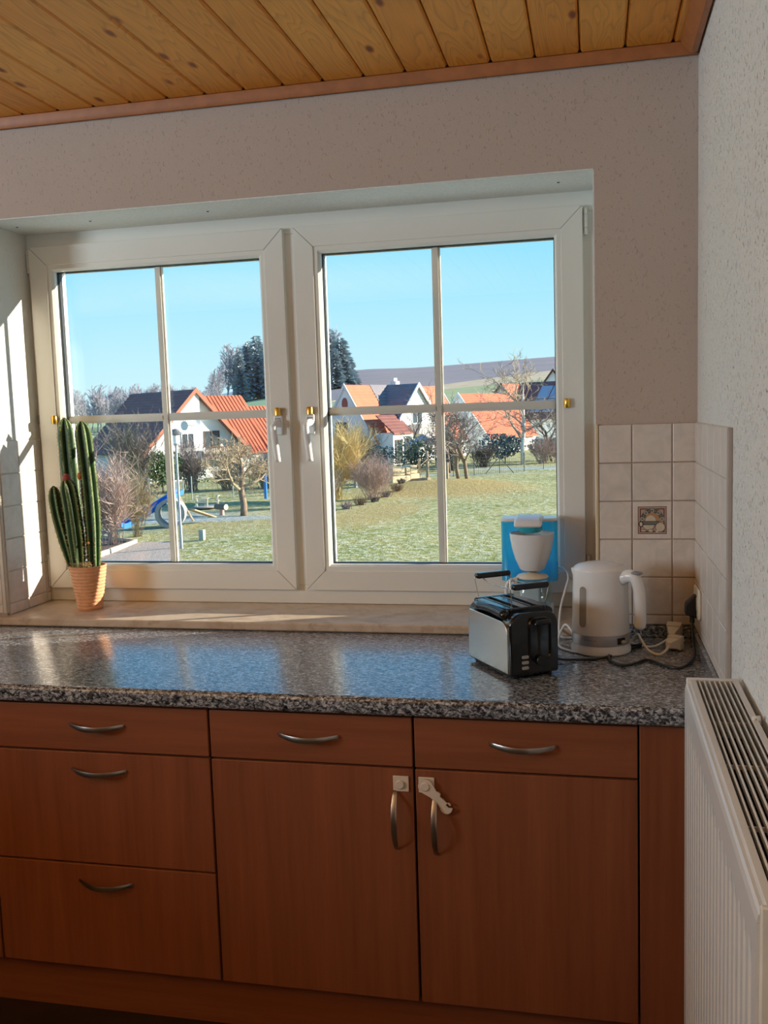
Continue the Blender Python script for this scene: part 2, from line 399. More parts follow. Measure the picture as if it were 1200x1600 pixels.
# ---- tiles
tile_cache = {}
def tile(parent, x, y, z, wd, ht, axis):
    """glazed tile with a softened edge; x,y,z = lower corner; axis 'f' front wall (faces -y), 'r' right wall (faces -x), 'l' left reveal (faces +x)"""
    key = (round(wd, 4), round(ht, 4), axis)
    if key not in tile_cache:
        m = MB(); g = .0015; e = .0018; d = .007
        o0 = [(g, g), (wd - g, g), (wd - g, ht - g), (g, ht - g)]
        o1 = [(g + e, g + e), (wd - g - e, g + e), (wd - g - e, ht - g - e), (g + e, ht - g - e)]
        fn = {'f': lambda u, v, k: (u, -k, v), 'r': lambda u, v, k: (-k, u, v), 'l': lambda u, v, k: (k, u, v)}[axis]
        A = [fn(u, v, .001) for u, v in o0]; B = [fn(u, v, d - .0012) for u, v in o0]; C = [fn(u, v, d) for u, v in o1]
        m.quad(C)
        for P, Q in ((A, B), (B, C)):
            for i in range(4):
                j = (i + 1) % 4; m.quad([P[i], P[j], Q[j], Q[i]])
        import bmesh
        me = m.mesh('tile', MT['tile']); bm = bmesh.new(); bm.from_mesh(me); bmesh.ops.remove_doubles(bm, verts=bm.verts, dist=1e-6)
        bmesh.ops.recalc_face_normals(bm, faces=bm.faces)
        c = sum((f.normal for f in bm.faces if len(f.verts) == 4), Vector())
        bm.to_mesh(me); bm.free(); tile_cache[key] = me
    return place('tile', tile_cache[key], (x, y, z), parent)
ZTT = 1.4398; rows = [(ZTT - .1 * (k + 1), .1) for k in range(5)]
zlow = .9135; rows.append((zlow, ZTT - .5 - zlow))
deco = None
for xa, xb in ((-.2465, -.1621), (-.1621, -.0621), (-.0621, -.0005)):
    for z0, h in rows:
        o = tile(wall_front, xa, -.0005, z0, xb - xa, h, 'f')
        if xa == -.1621 and abs(z0 - (ZTT - .3)) < .01: deco = o
ys = [0, -.06, -.17, -.28, -.39, -.50, -.612]
for ya, yb in zip(ys[1:], ys[:-1]):
    for z0, h in rows: tile(wall_right, -.0005, ya, z0, (yb - (.008 if yb == 0 else 0)) - ya, h, 'r')
for ya, yb in ((.006, .1045), (.1045, .209), (.209, .2345)):
    for z0, h in rows[:-1] + [(ZS + .0005, ZTT - .5 - ZS)]: tile(wall_front, XL + .0005, ya, z0, yb - ya, h, 'l')
for xa, xb in ((-2.127, -2.0275), (-2.2275, -2.127)):
    for z0, h in rows: tile(wall_front, xa, -.0005, z0, xb - xa, h, 'f')
MB().box(-.2465, -.0005, -.0048, 0, zlow, ZTT).build('grout', MT['grout'], wall_front)
MB().box(-2.33, -2.0275, -.0048, 0, zlow, ZTT).build('grout', MT['grout_light'], wall_front)
MB().box(XL, XL + .0048, .006, .2355, ZS + .0005, ZTT).build('grout', MT['grout_light'], wall_front)
MB().box(-.0048, 0, -.612, -.008, zlow, ZTT).build('grout', MT['grout_light'], wall_right)
MB().box(-.0095, 0, -.625, -.612, zlow, ZTT).build('edge_strip', plain('tile_edge', (.42, .36, .32), .7), wall_right, bevel=.002)
MB().box(-.2555, -.2465, -.0095, .004, zlow, ZTT + .002).build('edge_strip', MT['edge_trim'], wall_front, bevel=.003)
MB().box(-2.0275, -2.0145, -.0095, .006, zlow, ZTT + .002).build('edge_strip', plain('tile_edge_strip', (.62, .55, .45), .5), wall_front, bevel=.003)
# printed still life on the decorative tile: flat ink shapes a hair above the glaze
ink = [plain('ink_red', (.16, .055, .04), .5), plain('ink_green', (.17, .17, .14), .5), plain('ink_cream', (.62, .52, .40), .5), plain('ink_orange', (.45, .25, .12), .5), plain('ink_dark', (.05, .03, .03), .5), plain('ink_pink', (.50, .34, .27), .5)]
pm = MB(); LV = [0]
def flat(poly, mi):
    LV[0] += 1; y = -.0076 - .00004 * LV[0]
    pm.quad([(-.1621 + .05 + u, y, ZTT - .25 + v) for u, v in poly], mi)
def ring(hx, hz, t, mi):
    flat([(-hx, -hz), (hx, -hz), (hx, -hz + t), (-hx, -hz + t)], mi); flat([(-hx, hz - t), (hx, hz - t), (hx, hz), (-hx, hz)], mi)
    flat([(-hx, -hz), (-hx + t, -hz), (-hx + t, hz), (-hx, hz)], mi); flat([(hx - t, -hz), (hx, -hz), (hx, hz), (hx - t, hz)], mi)
def disc(cx, cz, rx, rz, mi, a0=0, a1=2 * pi, n=24): flat([(cx + rx * cos(a0 + (a1 - a0) * i / n), cz + rz * sin(a0 + (a1 - a0) * i / n)) for i in range(n + (a1 - a0 < 6))], mi)
flat([(-.036, -.036), (.036, -.036), (.036, .036), (-.036, .036)], 5)
ring(.036, .036, .0018, 0); ring(.031, .031, .003, 0)
disc(0, -.004, .031, .036, 1, 0, pi); disc(0, -.004, .020, .024, 3, 0, pi); disc(-.004, -.004, .013, .017, 2, 0, pi)
for i in range(9):
    an = .25 + (pi - .5) * i / 8; disc(cos(an) * .0255, -.004 + sin(an) * .029, .005, .005, 4 if i % 2 else 2, n=10); disc(cos(an) * .0255, -.004 + sin(an) * .029, .0036, .0036, 1, n=10)
flat([(-.026, -.002), (.018, -.002), (.014, -.012), (-.021, -.012)], 4); flat([(-.0245, -.0032), (.0165, -.0032), (.0125, -.011), (-.0195, -.011)], 1)
disc(-.009, -.012, .015, .013, 4, pi, 2 * pi); disc(-.009, -.0125, .014, .012, 2, pi, 2 * pi)
disc(-.028, -.010, .006, .008, 4); disc(-.028, -.010, .0035, .0055, 2)
disc(.020, -.018, .0125, .0125, 4); disc(.020, -.018, .0115, .0115, 2)
disc(-.022, -.027, .008, .003, 4); disc(-.022, -.027, .007, .0022, 2); disc(-.004, -.027, .007, .0045, 4); disc(-.004, -.027, .006, .0036, 2); disc(.012, -.029, .004, .003, 2)
po = pm.build('printed_picture', ink, None, fix=False); po.parent = deco; po.location = -deco.location
# ---- window sill
sill = tag(MB().prism([(-.031, ZS - .0235), (-.034, ZS - .020), (-.034, ZS - .004), (-.031, ZS), (.30, ZS), (.30, ZS - .0235)], lambda u, v, w_: (w_, u, v), XL + .0004, XR - .0006)
           .prism([(-.031, ZS - .0235), (-.034, ZS - .020), (-.034, ZS - .004), (-.031, ZS), (-.0098, ZS), (-.0098, ZS - .0235)], lambda u, v, w_: (w_, u, v), -2.13, XL + .0004)
           .build('window_sill', MT['marble']), 'beige marble window sill under the double window', 'window sill', kind='structure')

# ---- window
win = thing('window_1', 'white two-sash kitchen window with glazing bars', 'window', (XL, FY, ZS), kind='structure')
def frame_piece(name, pts_outer, mat, y0, y1): pass
fr = MB()
for (a, b, c, d) in ((XL + .001, XR - .001, ZS + .0005, .966), (XL + .001, XR - .001, 2.03, ZT - .001)):
    fr.box(a, b, FY, .31, c, d)
fr.box(XL + .001, -1.975, FY, .31, .966, 2.03).box(-.30, XR - .001, FY, .31, .966, 2.03).box(-1.178, -1.104, FY, .31, .966, 2.03)
fr.build('outer_frame', MT['pvc'], win, bevel=.002)
SASHY = .216
def sash(x0, x1, hinge_left):
    z0, z1 = .953, 2.0448; W1, W2 = .060, .079
    s = MB()
    # glazing bead: sloping strip from the face to the glass, plus the outer part of the sash behind the glass
    def ringprism(in0, y0_, in1, y1_, mi=0):
        A = [(x0 + in0, y0_, z0 + in0), (x1 - in0, y0_, z0 + in0), (x1 - in0, y0_, z1 - in0), (x0 + in0, y0_, z1 - in0)]
        B = [(x0 + in1, y1_, z0 + in1), (x1 - in1, y1_, z0 + in1), (x1 - in1, y1_, z1 - in1), (x0 + in1, y1_, z1 - in1)]
        for i in range(4):
            j = (i + 1) % 4; s.quad([A[i], A[j], B[j], B[i]], mi)
    ringprism(W1, SASHY + .004, W1 + .012, SASHY + .004); ringprism(W1 + .012, SASHY + .004, W2, SASHY + .012); ringprism(W2, SASHY + .012, W2, .2475)
    ringprism(W2, .2475, W2 - .016, .2475); ringprism(W2 - .016, .2475, W2 - .016, .2745); ringprism(W2 - .016, .2745, W2 - .001, .2745); ringprism(W2 - .001, .2745, W2 - .001, .2950); ringprism(W2 - .001, .2950, W1 - .05, .2950)
    so_ = s.build('sash', MT['pvc'], win, fix=False)
    # mitred rails and stiles, hairline gaps at the joints
    g = .0006
    for nm, P in (('stile', [(x0, z0 + g), (x0 + W1, z0 + W1 + g), (x0 + W1, z1 - W1 - g), (x0, z1 - g)]), ('stile', [(x1, z0 + g), (x1 - W1, z0 + W1 + g), (x1 - W1, z1 - W1 - g), (x1, z1 - g)]),
                  ('rail', [(x0 + g, z0), (x1 - g, z0), (x1 - W1 - g, z0 + W1), (x0 + W1 + g, z0 + W1)]), ('rail', [(x0 + g, z1), (x1 - g, z1), (x1 - W1 - g, z1 - W1), (x0 + W1 + g, z1 - W1)])):
        MB().prism(P, lambda u, v, w_: (u, w_, v), SASHY, .262).build(nm, MT['pvc'], so_, bevel=.0016)
    jm = MB()
    for (cx_, cz_, sx_, sz_) in ((x0, z0, 1, 1), (x1, z0, -1, 1), (x0, z1, 1, -1), (x1, z1, -1, -1)):
        jm.quad([(cx_ + sx_ * .003, SASHY + .0009, cz_ + sz_ * .0018), (cx_ + sx_ * .0018, SASHY + .0009, cz_ + sz_ * .003), (cx_ + sx_ * (W1 - .0012), SASHY + .0009, cz_ + sz_ * W1), (cx_ + sx_ * W1, SASHY + .0009, cz_ + sz_ * (W1 - .0012))])
    jm.build('mitre_joint', MT['pvc_line'], so_, fix=False)
    gx0, gx1, gz0, gz1 = x0 + W2 - .015, x1 - W2 + .015, z0 + W2 - .015, z1 - W2 + .015
    def frame(mb, x0_, x1_, z0_, z1_, t, ya, yb):
        mb.box(x0_, x1_, ya, yb, z0_, z0_ + t).box(x0_, x1_, ya, yb, z1_ - t, z1_).box(x0_, x0_ + t, ya, yb, z0_ + t, z1_ - t).box(x1_ - t, x1_, ya, yb, z0_ + t, z1_ - t)
    gk = MB(); frame(gk, x0 + W2 - .001, x1 - W2 + .001, z0 + W2 - .001, z1 - W2 + .001, .0035, .2445, .2478); frame(gk, gx0 + .004, gx1 - .004, gz0 + .004, gz1 - .004, .0135, .2525, .2695); gk.build('gasket', MT['gasket'], so_)
    for yy in (.2482, .2700):
        MB().box(gx0, gx1, yy, yy + .004, gz0, gz1).build('pane', MT['pane'], so_)
    cx_, cz_ = (x0 + x1) / 2, 1.4975 if hinge_left else 1.4975
    t = .0125; ch = .004
    sec = [(-t, .2535), (-t + ch, .2527), (t - ch, .2527), (t, .2535), (t, .2685), (t - ch, .2695), (-t + ch, .2695), (-t, .2685)]
    lip = .0065
    sec = [(-t, .2570), (-lip, .2570), (-lip, .2530), (lip, .2530), (lip, .2570), (t, .2570), (t, .2650), (lip, .2650), (lip, .2692), (-lip, .2692), (-lip, .2650), (-t, .2650)]
    MB().prism(sec, lambda u, v, w_: (cx_ + u, v, w_), gz0 + .012, gz1 - .012).build('glazing_bar', MT['pvc'], so_)
    MB().prism(sec, lambda u, v, w_: (w_, v, cz_ + u), gx0 + .012, cx_ - t + .0004).prism(sec, lambda u, v, w_: (w_, v, cz_ + u), cx_ + t - .0004, gx1 - .012).build('glazing_bar', MT['pvc'], so_)
    # handle with brass lock cylinder
    hx = (x1 - .034) if hinge_left else (x0 + .034)
    hb = MB().box(hx - .013, hx + .013, SASHY - .011, SASHY, 1.432, 1.492); hb.build('handle_plate', MT['white_plastic'], so_, bevel=.003)
    lp = smooth_path([(hx + .002, SASHY - .008, 1.4665), (hx + .001, SASHY - .03, 1.4665), (hx - .001, SASHY - .043, 1.462), (hx - .003, SASHY - .047, 1.45), (hx + .002, SASHY - .046, 1.40), (hx + .006, SASHY - .045, 1.352)], 5)
    MB().tube(lp, [.0115] * 6 + [.011] * 4 + [.0098] * (len(lp) - 10), 10).build('handle', MT['white_plastic'], so_, smooth=True)
    MB().lathe([(.010, 0), (.010, .020), (.008, .023)], (hx, SASHY - .0105, 1.4915), 12).build('lock_cylinder', MT['brass'], so_, auto=35)
    lk = MB().box(hx - .009, hx + .009, SASHY - .0122, SASHY - .011, 1.4735, 1.4765)
    for q in (-.007, -.002, .003, .007): lk.box(hx + q - .0015, hx + q + .0015, SASHY - .0122, SASHY - .011, 1.4800, 1.4822)
    lk.build('lock_mark', MT['carcass'], so_)
    # hinges
    hxx = (x0 - .008) if hinge_left else (x1 + .008)
    for zt, zb in ((2.037, 1.965), (1.062, .957)):
        h = MB()
        for a, b in ((zt, zt - .016), (zt - .017, zb + .018), (zb + .017, zb)): h.lathe([(.0065, b), (.0065, a)], (hxx, SASHY + .012, 0), 10)
        h.build('hinge', MT['pvc'], so_, auto=35)
    bx = (x0 + .055) if hinge_left else (x1 - .047)
    MB().lathe([(.008, -.013), (.010, -.009), (.010, .009), (.008, .013)], (bx, SASHY - .004, 1.50), 10).build('safety_stud', MT['brass'], so_, auto=35)
    if hinge_left: MB().box(x0 - .007, x0 + .001, SASHY + .006, FY, 1.487, 1.517).box(x0 - .0045, x0 - .0015, SASHY + .005, FY, 1.493, 1.511).build('keep_plate', MT['metal_lock'], so_)
    return so_
sash(-2.0014, -1.1576, True); sash(-1.1244, -.2834, False)

# ---- worktop
wt = thing('worktop', 'grey speckled granite-look worktop under the window sill', 'worktop', (-1.6, -.3, ZC))
wp = [(-.0005, ZC - .04), (-.0005, ZC)] + [(YF + .012 - .012 * sin(a), ZC - .012 + .012 * cos(a)) for a in [pi / 2 * i / 6 for i in range(7)]] + [(YF + .010 - .010 * cos(a), ZC - .030 - .010 * sin(a)) for a in [pi / 2 * i / 4 for i in range(5)]]
MB().prism(wp, lambda u, v, w_: (w_, u, v), -3.3, -.001).build('worktop_slab', MT['granite'], wt, auto=50)
tg_ = tag(MB().box(-.2475, -.017, -.0165, -.0004, ZC + .0005, .9118).build('upstand', MT['granite'], bevel=.0015), 'short granite upstand under the tiles of the window wall', 'upstand', 'granite upstands in the worktop corner')
tg_ = tag(MB().box(-.0165, -.0004, -.6135, -.0004, ZC + .0005, .9118).build('upstand', MT['granite'], bevel=.0015), 'long granite upstand running along the right wall tiles', 'upstand', 'granite upstands in the worktop corner')

# ---- base units
DF = -.5885
def bow_handle(parent, c, horizontal, L=.138):
    pts = []; rad = []
    n = 14; m = MB()
    loops = []
    for i in range(n + 1):
        t = -1 + 2 * i / n; a = t * L / 2; out = .026 * (1 - t * t) + .001; wd = .0042 + .0022 * (1 - t * t)
        dz = -.004 * (1 - t * t) if horizontal else 0
        if horizontal: P = [(a, -out - .0015, dz - wd), (a, -out - .0035, dz), (a, -out - .0015, dz + wd), (a, -out + .002, dz)]
        else: P = [(-wd, -out - .0015, a), (0, -out - .0035, a), (wd, -out - .0015, a), (0, -out + .002, a)]
        loops.append([(c[0] + p[0], c[1] + p[1], c[2] + p[2]) for p in P])
    for A, B in zip(loops[:-1], loops[1:]):
        for i in range(4):
            j = (i + 1) % 4; m.quad([A[i], A[j], B[j], B[i]])
    m.quad(loops[0]); m.quad(loops[-1][::-1])
    import bmesh
    o = m.build('handle', MT['handle_metal'], parent, smooth=True)
    bm = bmesh.new(); bm.from_mesh(o.data); bmesh.ops.remove_doubles(bm, verts=bm.verts, dist=1e-6); bmesh.ops.recalc_face_normals(bm, faces=bm.faces); bm.to_mesh(o.data); bm.free()
    o.data.polygons.foreach_set('use_smooth', [True] * len(o.data.polygons)); sharp_by_angle(o.data, radians(75))
    return o
def front(parent, name, x0, x1, z0, z1, mat):
    return MB().box(x0, x1, DF, DF + .019, z0, z1).build(name, mat, parent, bevel=.0018)
ZTOP = .8345
def unit(x0, x1, label, fronts):
    t = thing('base_cabinet', label, 'cabinet', ((x0 + x1) / 2, -.3, .178), group='base units under the worktop')
    MB().box(x0 + .001, x1 - .001, DF + .0205, -.02, .178, ZC - .041).build('carcass', MT['carcass'], t)
    for nm, a, b, hd in fronts:
        f = front(t, nm, x0 + .0026, x1 - .0026, a + .0023, b - .0023, MT['beech_h'] if nm == 'drawer' and b - a < .13 else MT['beech'])
        if hd[0] == 'h': bow_handle(f, (hd[1], DF, hd[2]), True, .140)
        elif hd[0] == 'v': bow_handle(f, (hd[1], DF, hd[2]), False, .135)
    return t
unit(-2.26, -1.6920, 'dark beech base cabinet cut off at the left edge', [('door', .178, ZTOP, ('v', -1.75, .60))])
unit(-1.6920, -1.1182, 'dark beech base cabinet with three drawers', [('drawer', .7195, ZTOP, ('h', -1.398, .786)), ('drawer', .4425, .7195, ('h', -1.399, .677)), ('drawer', .178, .4425, ('h', -1.399, .400))])
unit(-1.1182, -.6460, 'dark beech base cabinet with square catch plate on its door', [('drawer', .7195, ZTOP, ('h', -.882, .784)), ('door', .178, .7195, ('v', -.689, .602))])
unit(-.6460, -.1738, 'dark beech base cabinet with hook-shaped latch on its door', [('drawer', .7195, ZTOP, ('h', -.411, .783)), ('door', .178, .7195, ('v', -.601, .595))])
tag(MB().box(-.1725, -.003, DF + .001, DF + .019, .178, ZTOP).build('filler_panel', MT['beech'], bevel=.0015), 'narrow beech filler panel between last cabinet and radiator', 'panel')
tag(MB().box(-3.3, -.003, -.548, -.53, FL, .1765).build('plinth', MT['beech_h'], bevel=.001), 'long dark beech plinth along the cabinet feet', 'plinth')
# child safety latches stuck to the doors
def latch(cx_, cz_, label, lever):
    t = thing('safety_latch', label, 'latch', (cx_, DF - .0005, cz_), group='child safety latches on the cabinet doors')
    MB().box(cx_ - .0175, cx_ + .0175, DF - .0035, DF - .0003, cz_ - .0175, cz_ + .0175).build('base_plate', MT['latch_plastic'], t, bevel=.0012)
    y1 = DF - .0035
    k = MB()
    def cyl(px, pz, r, ya, yb, mb, n=24):
        mb.prism([(px + r * cos(2 * pi * i / n), pz + r * sin(2 * pi * i / n)) for i in range(n)], lambda u, v, w_: (u, w_, v), ya, yb)
    cyl(cx_ - .002, cz_ - .001, .010, y1 - .009 if lever else y1 - .005, y1, k); k.build('knob', MT['latch_plastic'], t, bevel=.002)
    if lever:
        # flat lever: round head, tapering arm with two notches, hooked round tail
        d = Vector((.0445, -.0455)).normalized(); n = Vector((-d.y, d.x)); O = Vector((cx_ - .001, cz_ - .001))
        def W(a, b): p = O + d * a + n * b; return (p.x, p.y)
        poly = [W(.0165 * cos(a), .0165 * sin(a)) for a in [pi / 2 * .75 + (2 * pi - pi * .75) * i / 16 for i in range(17)]]
        poly += [W(.024, -.0095), (W(.046, -.0085))]
        poly += [W(.0635 + .0135 * cos(a), .0 + .0135 * sin(a)) for a in [radians(-130) + radians(175) * i / 10 for i in range(11)]]
        poly += [W(.066, .0035), W(.058, .0035), W(.058, .009), W(.0655, .009), W(.0655, .0125), W(.060, .0125), W(.056, .0085), W(.046, .0085), W(.042, .0075), W(.036, .0075), W(.034, .0125), W(.028, .0125), W(.024, .0100)]
        MB().prism(poly, lambda u, v, w_: (u, w_, v), y1 - .0065, y1 - .002).build('lever', MT['latch_plastic'], t, bevel=.0006)
    return t
latch(-.6755, .6845, 'square plastic catch plate with knob on left cabinet door', False)
latch(-.6190, .6845, 'plastic latch with slanting hooked lever on right cabinet door', True)

# ---- radiator on the right wall
rd = thing('radiator', 'white ribbed panel radiator under the right wall', 'radiator', (-.058, -1.18, FL + .1), rz=-radians(.35))
RD = Vector((-.058, -1.18, FL + .1))
L2, T2, RH = .40, .046, .99 - RD.z      # half length, half thickness, height
m = MB()
# front panel: vertical corrugations under a smooth top band, profile along y
npt = 24; ylist = []
zb, zt_ = .02, RH - .075
pitch = (2 * L2 - .06) / 20
cols = [(-L2, 0)]
for k in range(20):
    y0 = -L2 + .03 + k * pitch
    cols += [(y0, 0), (y0 + pitch * .16, .009), (y0 + pitch * .36, .009), (y0 + pitch * .52, 0)]
cols += [(L2, 0)]
levels = [(0, 0), (.018, 0), (.03, 1), (zt_, 1), (zt_ + .018, 0), (RH - .018, 0)]
base = len(m.v)
for z, a in levels:
    for y, d in cols: m.v.append((-T2 + d * a, y, z))
nc = len(cols)
for i in range(len(levels) - 1):
    for j in range(nc - 1):
        m.f.append((base + i * nc + j, base + i * nc + j + 1, base + (i + 1) * nc + j + 1, base + (i + 1) * nc + j)); m.m.append(0)
m.box(-T2 + .0098, -T2 + .0115, -L2, L2, 0, RH - .02)
m.box(-T2, -T2 + .0115, -L2 - .001, -L2, 0, RH - .018).box(-T2, -T2 + .0115, L2, L2 + .001, 0, RH - .018)
m.prism([(-T2, RH - .018), (-T2 + .002, RH - .010), (-T2 + .005, RH - .008), (-T2 + .0115, RH - .008), (-T2 + .0115, RH - .018)], lambda u, v, w_: (u, w_, v), -L2, L2)
m.build('front_panel', MT['radiator'], rd, local=True, auto=20)
MB().box(T2 - .010, T2 - .004, -L2, L2, 0, RH - .015).build('back_panel', MT['radiator'], rd, local=True, bevel=.002)
fm = MB()
for k in range(40):
    y = -L2 + .02 + k * (2 * L2 - .14) / 40; fm.box(-T2 + .014, T2 - .012, y, y + .0015, .02, RH - .06)
fm.build('fins', MT['radiator_dark'], rd, local=True)
gr = MB().box(-T2 + .009, -T2 + .019, -L2 - .002, L2 - .004, RH - .004, RH + .0005).box(T2 - .010, T2, -L2 - .002, L2 - .004, RH - .004, RH + .0005)
gr.box(-T2 + .009, -T2 + .011, -L2, L2, RH - .03, RH).box(T2 - .002, T2, -L2, L2, RH - .03, RH)
g_ = gr.build('top_grille', MT['radiator'], rd, local=True, bevel=.0012)
for k in range(7):
    x = -T2 + .019 + (2 * T2 - .029) * (k + .62) / 7.2
    MB().box(x - .0014, x + .0014, -L2, L2 - .004, RH - .010, RH).build('bar', MT['radiator'], g_, local=True, bevel=.0009)
for y in (L2 - .215, L2 - .40, L2 - .60):
    MB().box(-T2 + .012, T2 - .006, y - .0012, y + .0012, RH - .013, RH - .007).build('cross_bar', MT['radiator'], g_, local=True)
cl_ = MB().tube([(T2 - .007, L2 - .218, RH - .012), (T2 - .006, L2 - .218, RH + .004), (T2 + .0, L2 - .218, RH + .005), (T2 + .001, L2 - .218, RH - .006)], .004, 8); cl_.build('clip', MT['radiator'], rd, local=True, smooth=True)
for s_ in (1, -1):
    y = s_ * L2
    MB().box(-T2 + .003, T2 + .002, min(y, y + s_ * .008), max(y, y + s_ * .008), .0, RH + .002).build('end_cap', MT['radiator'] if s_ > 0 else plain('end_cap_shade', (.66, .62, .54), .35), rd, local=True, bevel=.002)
MB().tube(smooth_path([(-.022, L2 - .045, RH - .10), (-.018, L2 - .045, RH - .045), (.0, L2 - .045, RH - .03), (.018, L2 - .045, RH - .045), (.022, L2 - .045, RH - .10)], 5), .008, 8).build('pipe', MT['radiator'], rd, local=True, smooth=True)
for y_ in (-L2 + .06, L2 - .06): MB().tube([(0, y_, -.0995), (0, y_, .01)], .009, 8).build('feed_pipe', MT['radiator'], rd, local=True)
# ================================================================== things on the sill and the worktop
# ---- potted cactus
PX, PY = -1.806, .117; PB = ZS + .0004; PR = 1.0455
cac = thing('potted_cactus', 'tall columnar cactus in ribbed terracotta pot on the window sill', 'potted plant', (PX, PY, PB))
prof = [(.001, 0), (.0365, 0)]
hgt = PR - PB; nr = 13
for k in range(nr):
    za = hgt * (k / nr); zb_ = hgt * ((k + 1) / nr); ra = .0365 + (.056 - .0365) * k / nr; rb = .0365 + (.056 - .0365) * (k + 1) / nr
    prof += [(ra + .0002, za + .0008), (ra + .0016, za + .003), (rb + .0016, zb_ - .003), (rb + .0002, zb_ - .0008)]
prof += [(.0575, hgt), (.0525, hgt), (.051, hgt - .012), (.001, hgt - .012)]
MB().lathe(prof, (PX, PY, PB), 48, mi=0).build('pot', MT['terracotta'], cac, auto=40)
sm = MB(); random.seed(3)
N = 20
for i in range(N):
    for j in range(N):
        pass
rings_ = 8; base = 0
for i in range(rings_ + 1):
    for j in range(24):
        r = .0508 * i / rings_ + 1e-4; an = 2 * pi * j / 24; sm.v.append((PX + r * cos(an), PY + r * sin(an), PR - .011 + random.uniform(0, .004)))
for i in range(rings_):
    for j in range(24):
        sm.f.append((i * 24 + j, i * 24 + (j + 1) % 24, (i + 1) * 24 + (j + 1) % 24, (i + 1) * 24 + j)); sm.m.append(0)
sm.build('soil', MT['soil'], cac, smooth=True)
cg = NT('cactus_skin'); _f = cg.noise(cg.coords(), 60, 4); _c = cg.ramp(_f, [(.3, (.011, .034, .010)), (.7, (.026, .072, .020))])
_g = cg.n('ShaderNodeVertexColor') if False else None
MT['cactus'] = cg.set(_c, .5, spec=.4)
MT['cactus_edge'] = plain('cactus_rib_edge', (.16, .23, .075), .6, var=.2, scale=90)
MT['spine'] = plain('spine', (.72, .50, .25), .5, var=.2, scale=200)
MT['bud'] = plain('cactus_bud', (.30, .045, .03), .6, var=.3, scale=90)
def cactus_stem(path, rfun, ribs, phase, n=34, bud=None):
    P = smooth_path(path, n // (len(path) - 1) + 1); k = len(P)
    m = MB(); sp = MB(); nv = ribs * 6
    rng = random.Random(int(phase * 1000) + k)
    Ls = [0]
    for a, b in zip(P[:-1], P[1:]): Ls.append(Ls[-1] + (b - a).length)
    Tt = Ls[-1]; ref = Vector((1, 0, 0)); loops = []
    rows_ = []
    for i in range(k):
        t = (P[min(k - 1, i + 1)] - P[max(0, i - 1)]).normalized(); a = (ref - t * ref.dot(t)).normalized(); b = t.cross(a); s = Ls[i] / Tt
        R0 = rfun(s); row = []
        for j in range(nv):
            an = 2 * pi * j / nv; q = (j % 6) / 6.0; sh = abs(q * 2 - 1)   # 1 on rib crest, 0 in groove
            wob = 1 + .035 * sin(Ls[i] * 420 + j // 6) * (sh > .9)
            r = R0 * (.56 + .44 * sh ** .8) * wob
            p = P[i] + (a * cos(an + phase) + b * sin(an + phase)) * r; row.append(len(m.v)); m.v.append(tuple(p))
        rows_.append((row, P[i], a, b, t, R0, Ls[i]))
    for (r1, *_), (r2, *_2) in zip(rows_[:-1], rows_[1:]):
        for j in range(nv):
            j2 = (j + 1) % nv; m.f.append((r1[j], r1[j2], r2[j2], r2[j])); m.m.append(1 if (j % 6 in (0, 5)) else 0)
    m.f.append(tuple(rows_[-1][0])); m.m.append(0)
    # spines: small stars on the rib crests
    step = .0125; nxt = .01
    for (row, c, a, b, t, R0, L) in rows_:
        if L < nxt: continue
        nxt += step
        for q in range(ribs):
            an = 2 * pi * q / ribs + phase; d = a * cos(an) + b * sin(an); p = c + d * R0 * 1.0
            side = t.cross(d)
            for e in range(7):
                w_ = (d * rng.uniform(.4, 1) + side * rng.uniform(-1, 1) + t * rng.uniform(-.9, .9)).normalized() * rng.uniform(.003, .0075)
                u_ = w_.cross(d + Vector((.01, .02, .03))).normalized() * .00042
                sp.quad([p - u_, p + u_, p + w_])
                v_ = w_.cross(u_).normalized() * .00042; sp.quad([p - v_, p + v_, p + w_])
    st = m.build('stem', [MT['cactus'], MT['cactus_edge']], cac, auto=70, fix=False)
    so_ = sp.build('spines', MT['spine'], st, fix=False); so_['kind'] = 'stuff'
    if bud:
        c = P[-1] - (P[-1] - P[-3]).normalized() * .004
        MB().ball((c.x, c.y, c.z), bud, 12, 8, (1, 1, 1.25)).build('bud', MT['bud'], st, smooth=True)
    return st
def rtip(R, tail=.82, b0=.8):
    def f(s):
        v = R * (b0 + (1 - b0) * min(1, s / .35))
        if s > tail: q = (s - tail) / (1 - tail); v = R * max(.10, math.sqrt(max(0, 1 - q * q)) * .9 + .1 * (1 - q))
        return v
    return f
z0 = PR - .014
cactus_stem([(-1.838, .128, z0), (-1.852, .132, 1.20), (-1.8575, .130, 1.36), (-1.860, .127, 1.506)], rtip(.0255, .88, .7), 6, .35)
cactus_stem([(-1.786, .120, z0), (-1.781, .118, 1.18), (-1.7845, .116, 1.33), (-1.7955, .115, 1.494)], rtip(.0270, .90, .72), 6, .2)
cactus_stem([(-1.822, .094, z0), (-1.825, .092, 1.13), (-1.833, .090, 1.24), (-1.8435, .089, 1.322)], rtip(.0265, .86, .72), 6, .75, bud=.013)
cactus_stem([(-1.850, .103, z0), (-1.866, .098, 1.12), (-1.882, .092, 1.21), (-1.8905, .090, 1.297)], rtip(.0225, .84, .55), 6, .1)
random.seed(8)
cl = MB()
for bx, by, n_ in ((-1.822, .068, 70), (-1.790, .085, 90), (-1.806, .075, 50), (-1.787, .092, 60)):
    for i in range(n_):
        c = Vector((bx + random.gauss(0, .008), by + random.gauss(0, .006), PR - .008 + random.random() * .022)); d = Vector((random.gauss(0, 1), random.gauss(-.4, 1), random.gauss(.3, .7))).normalized() * .008
        u_ = d.orthogonal().normalized() * .0006; cl.quad([c - u_, c + u_, c + d])
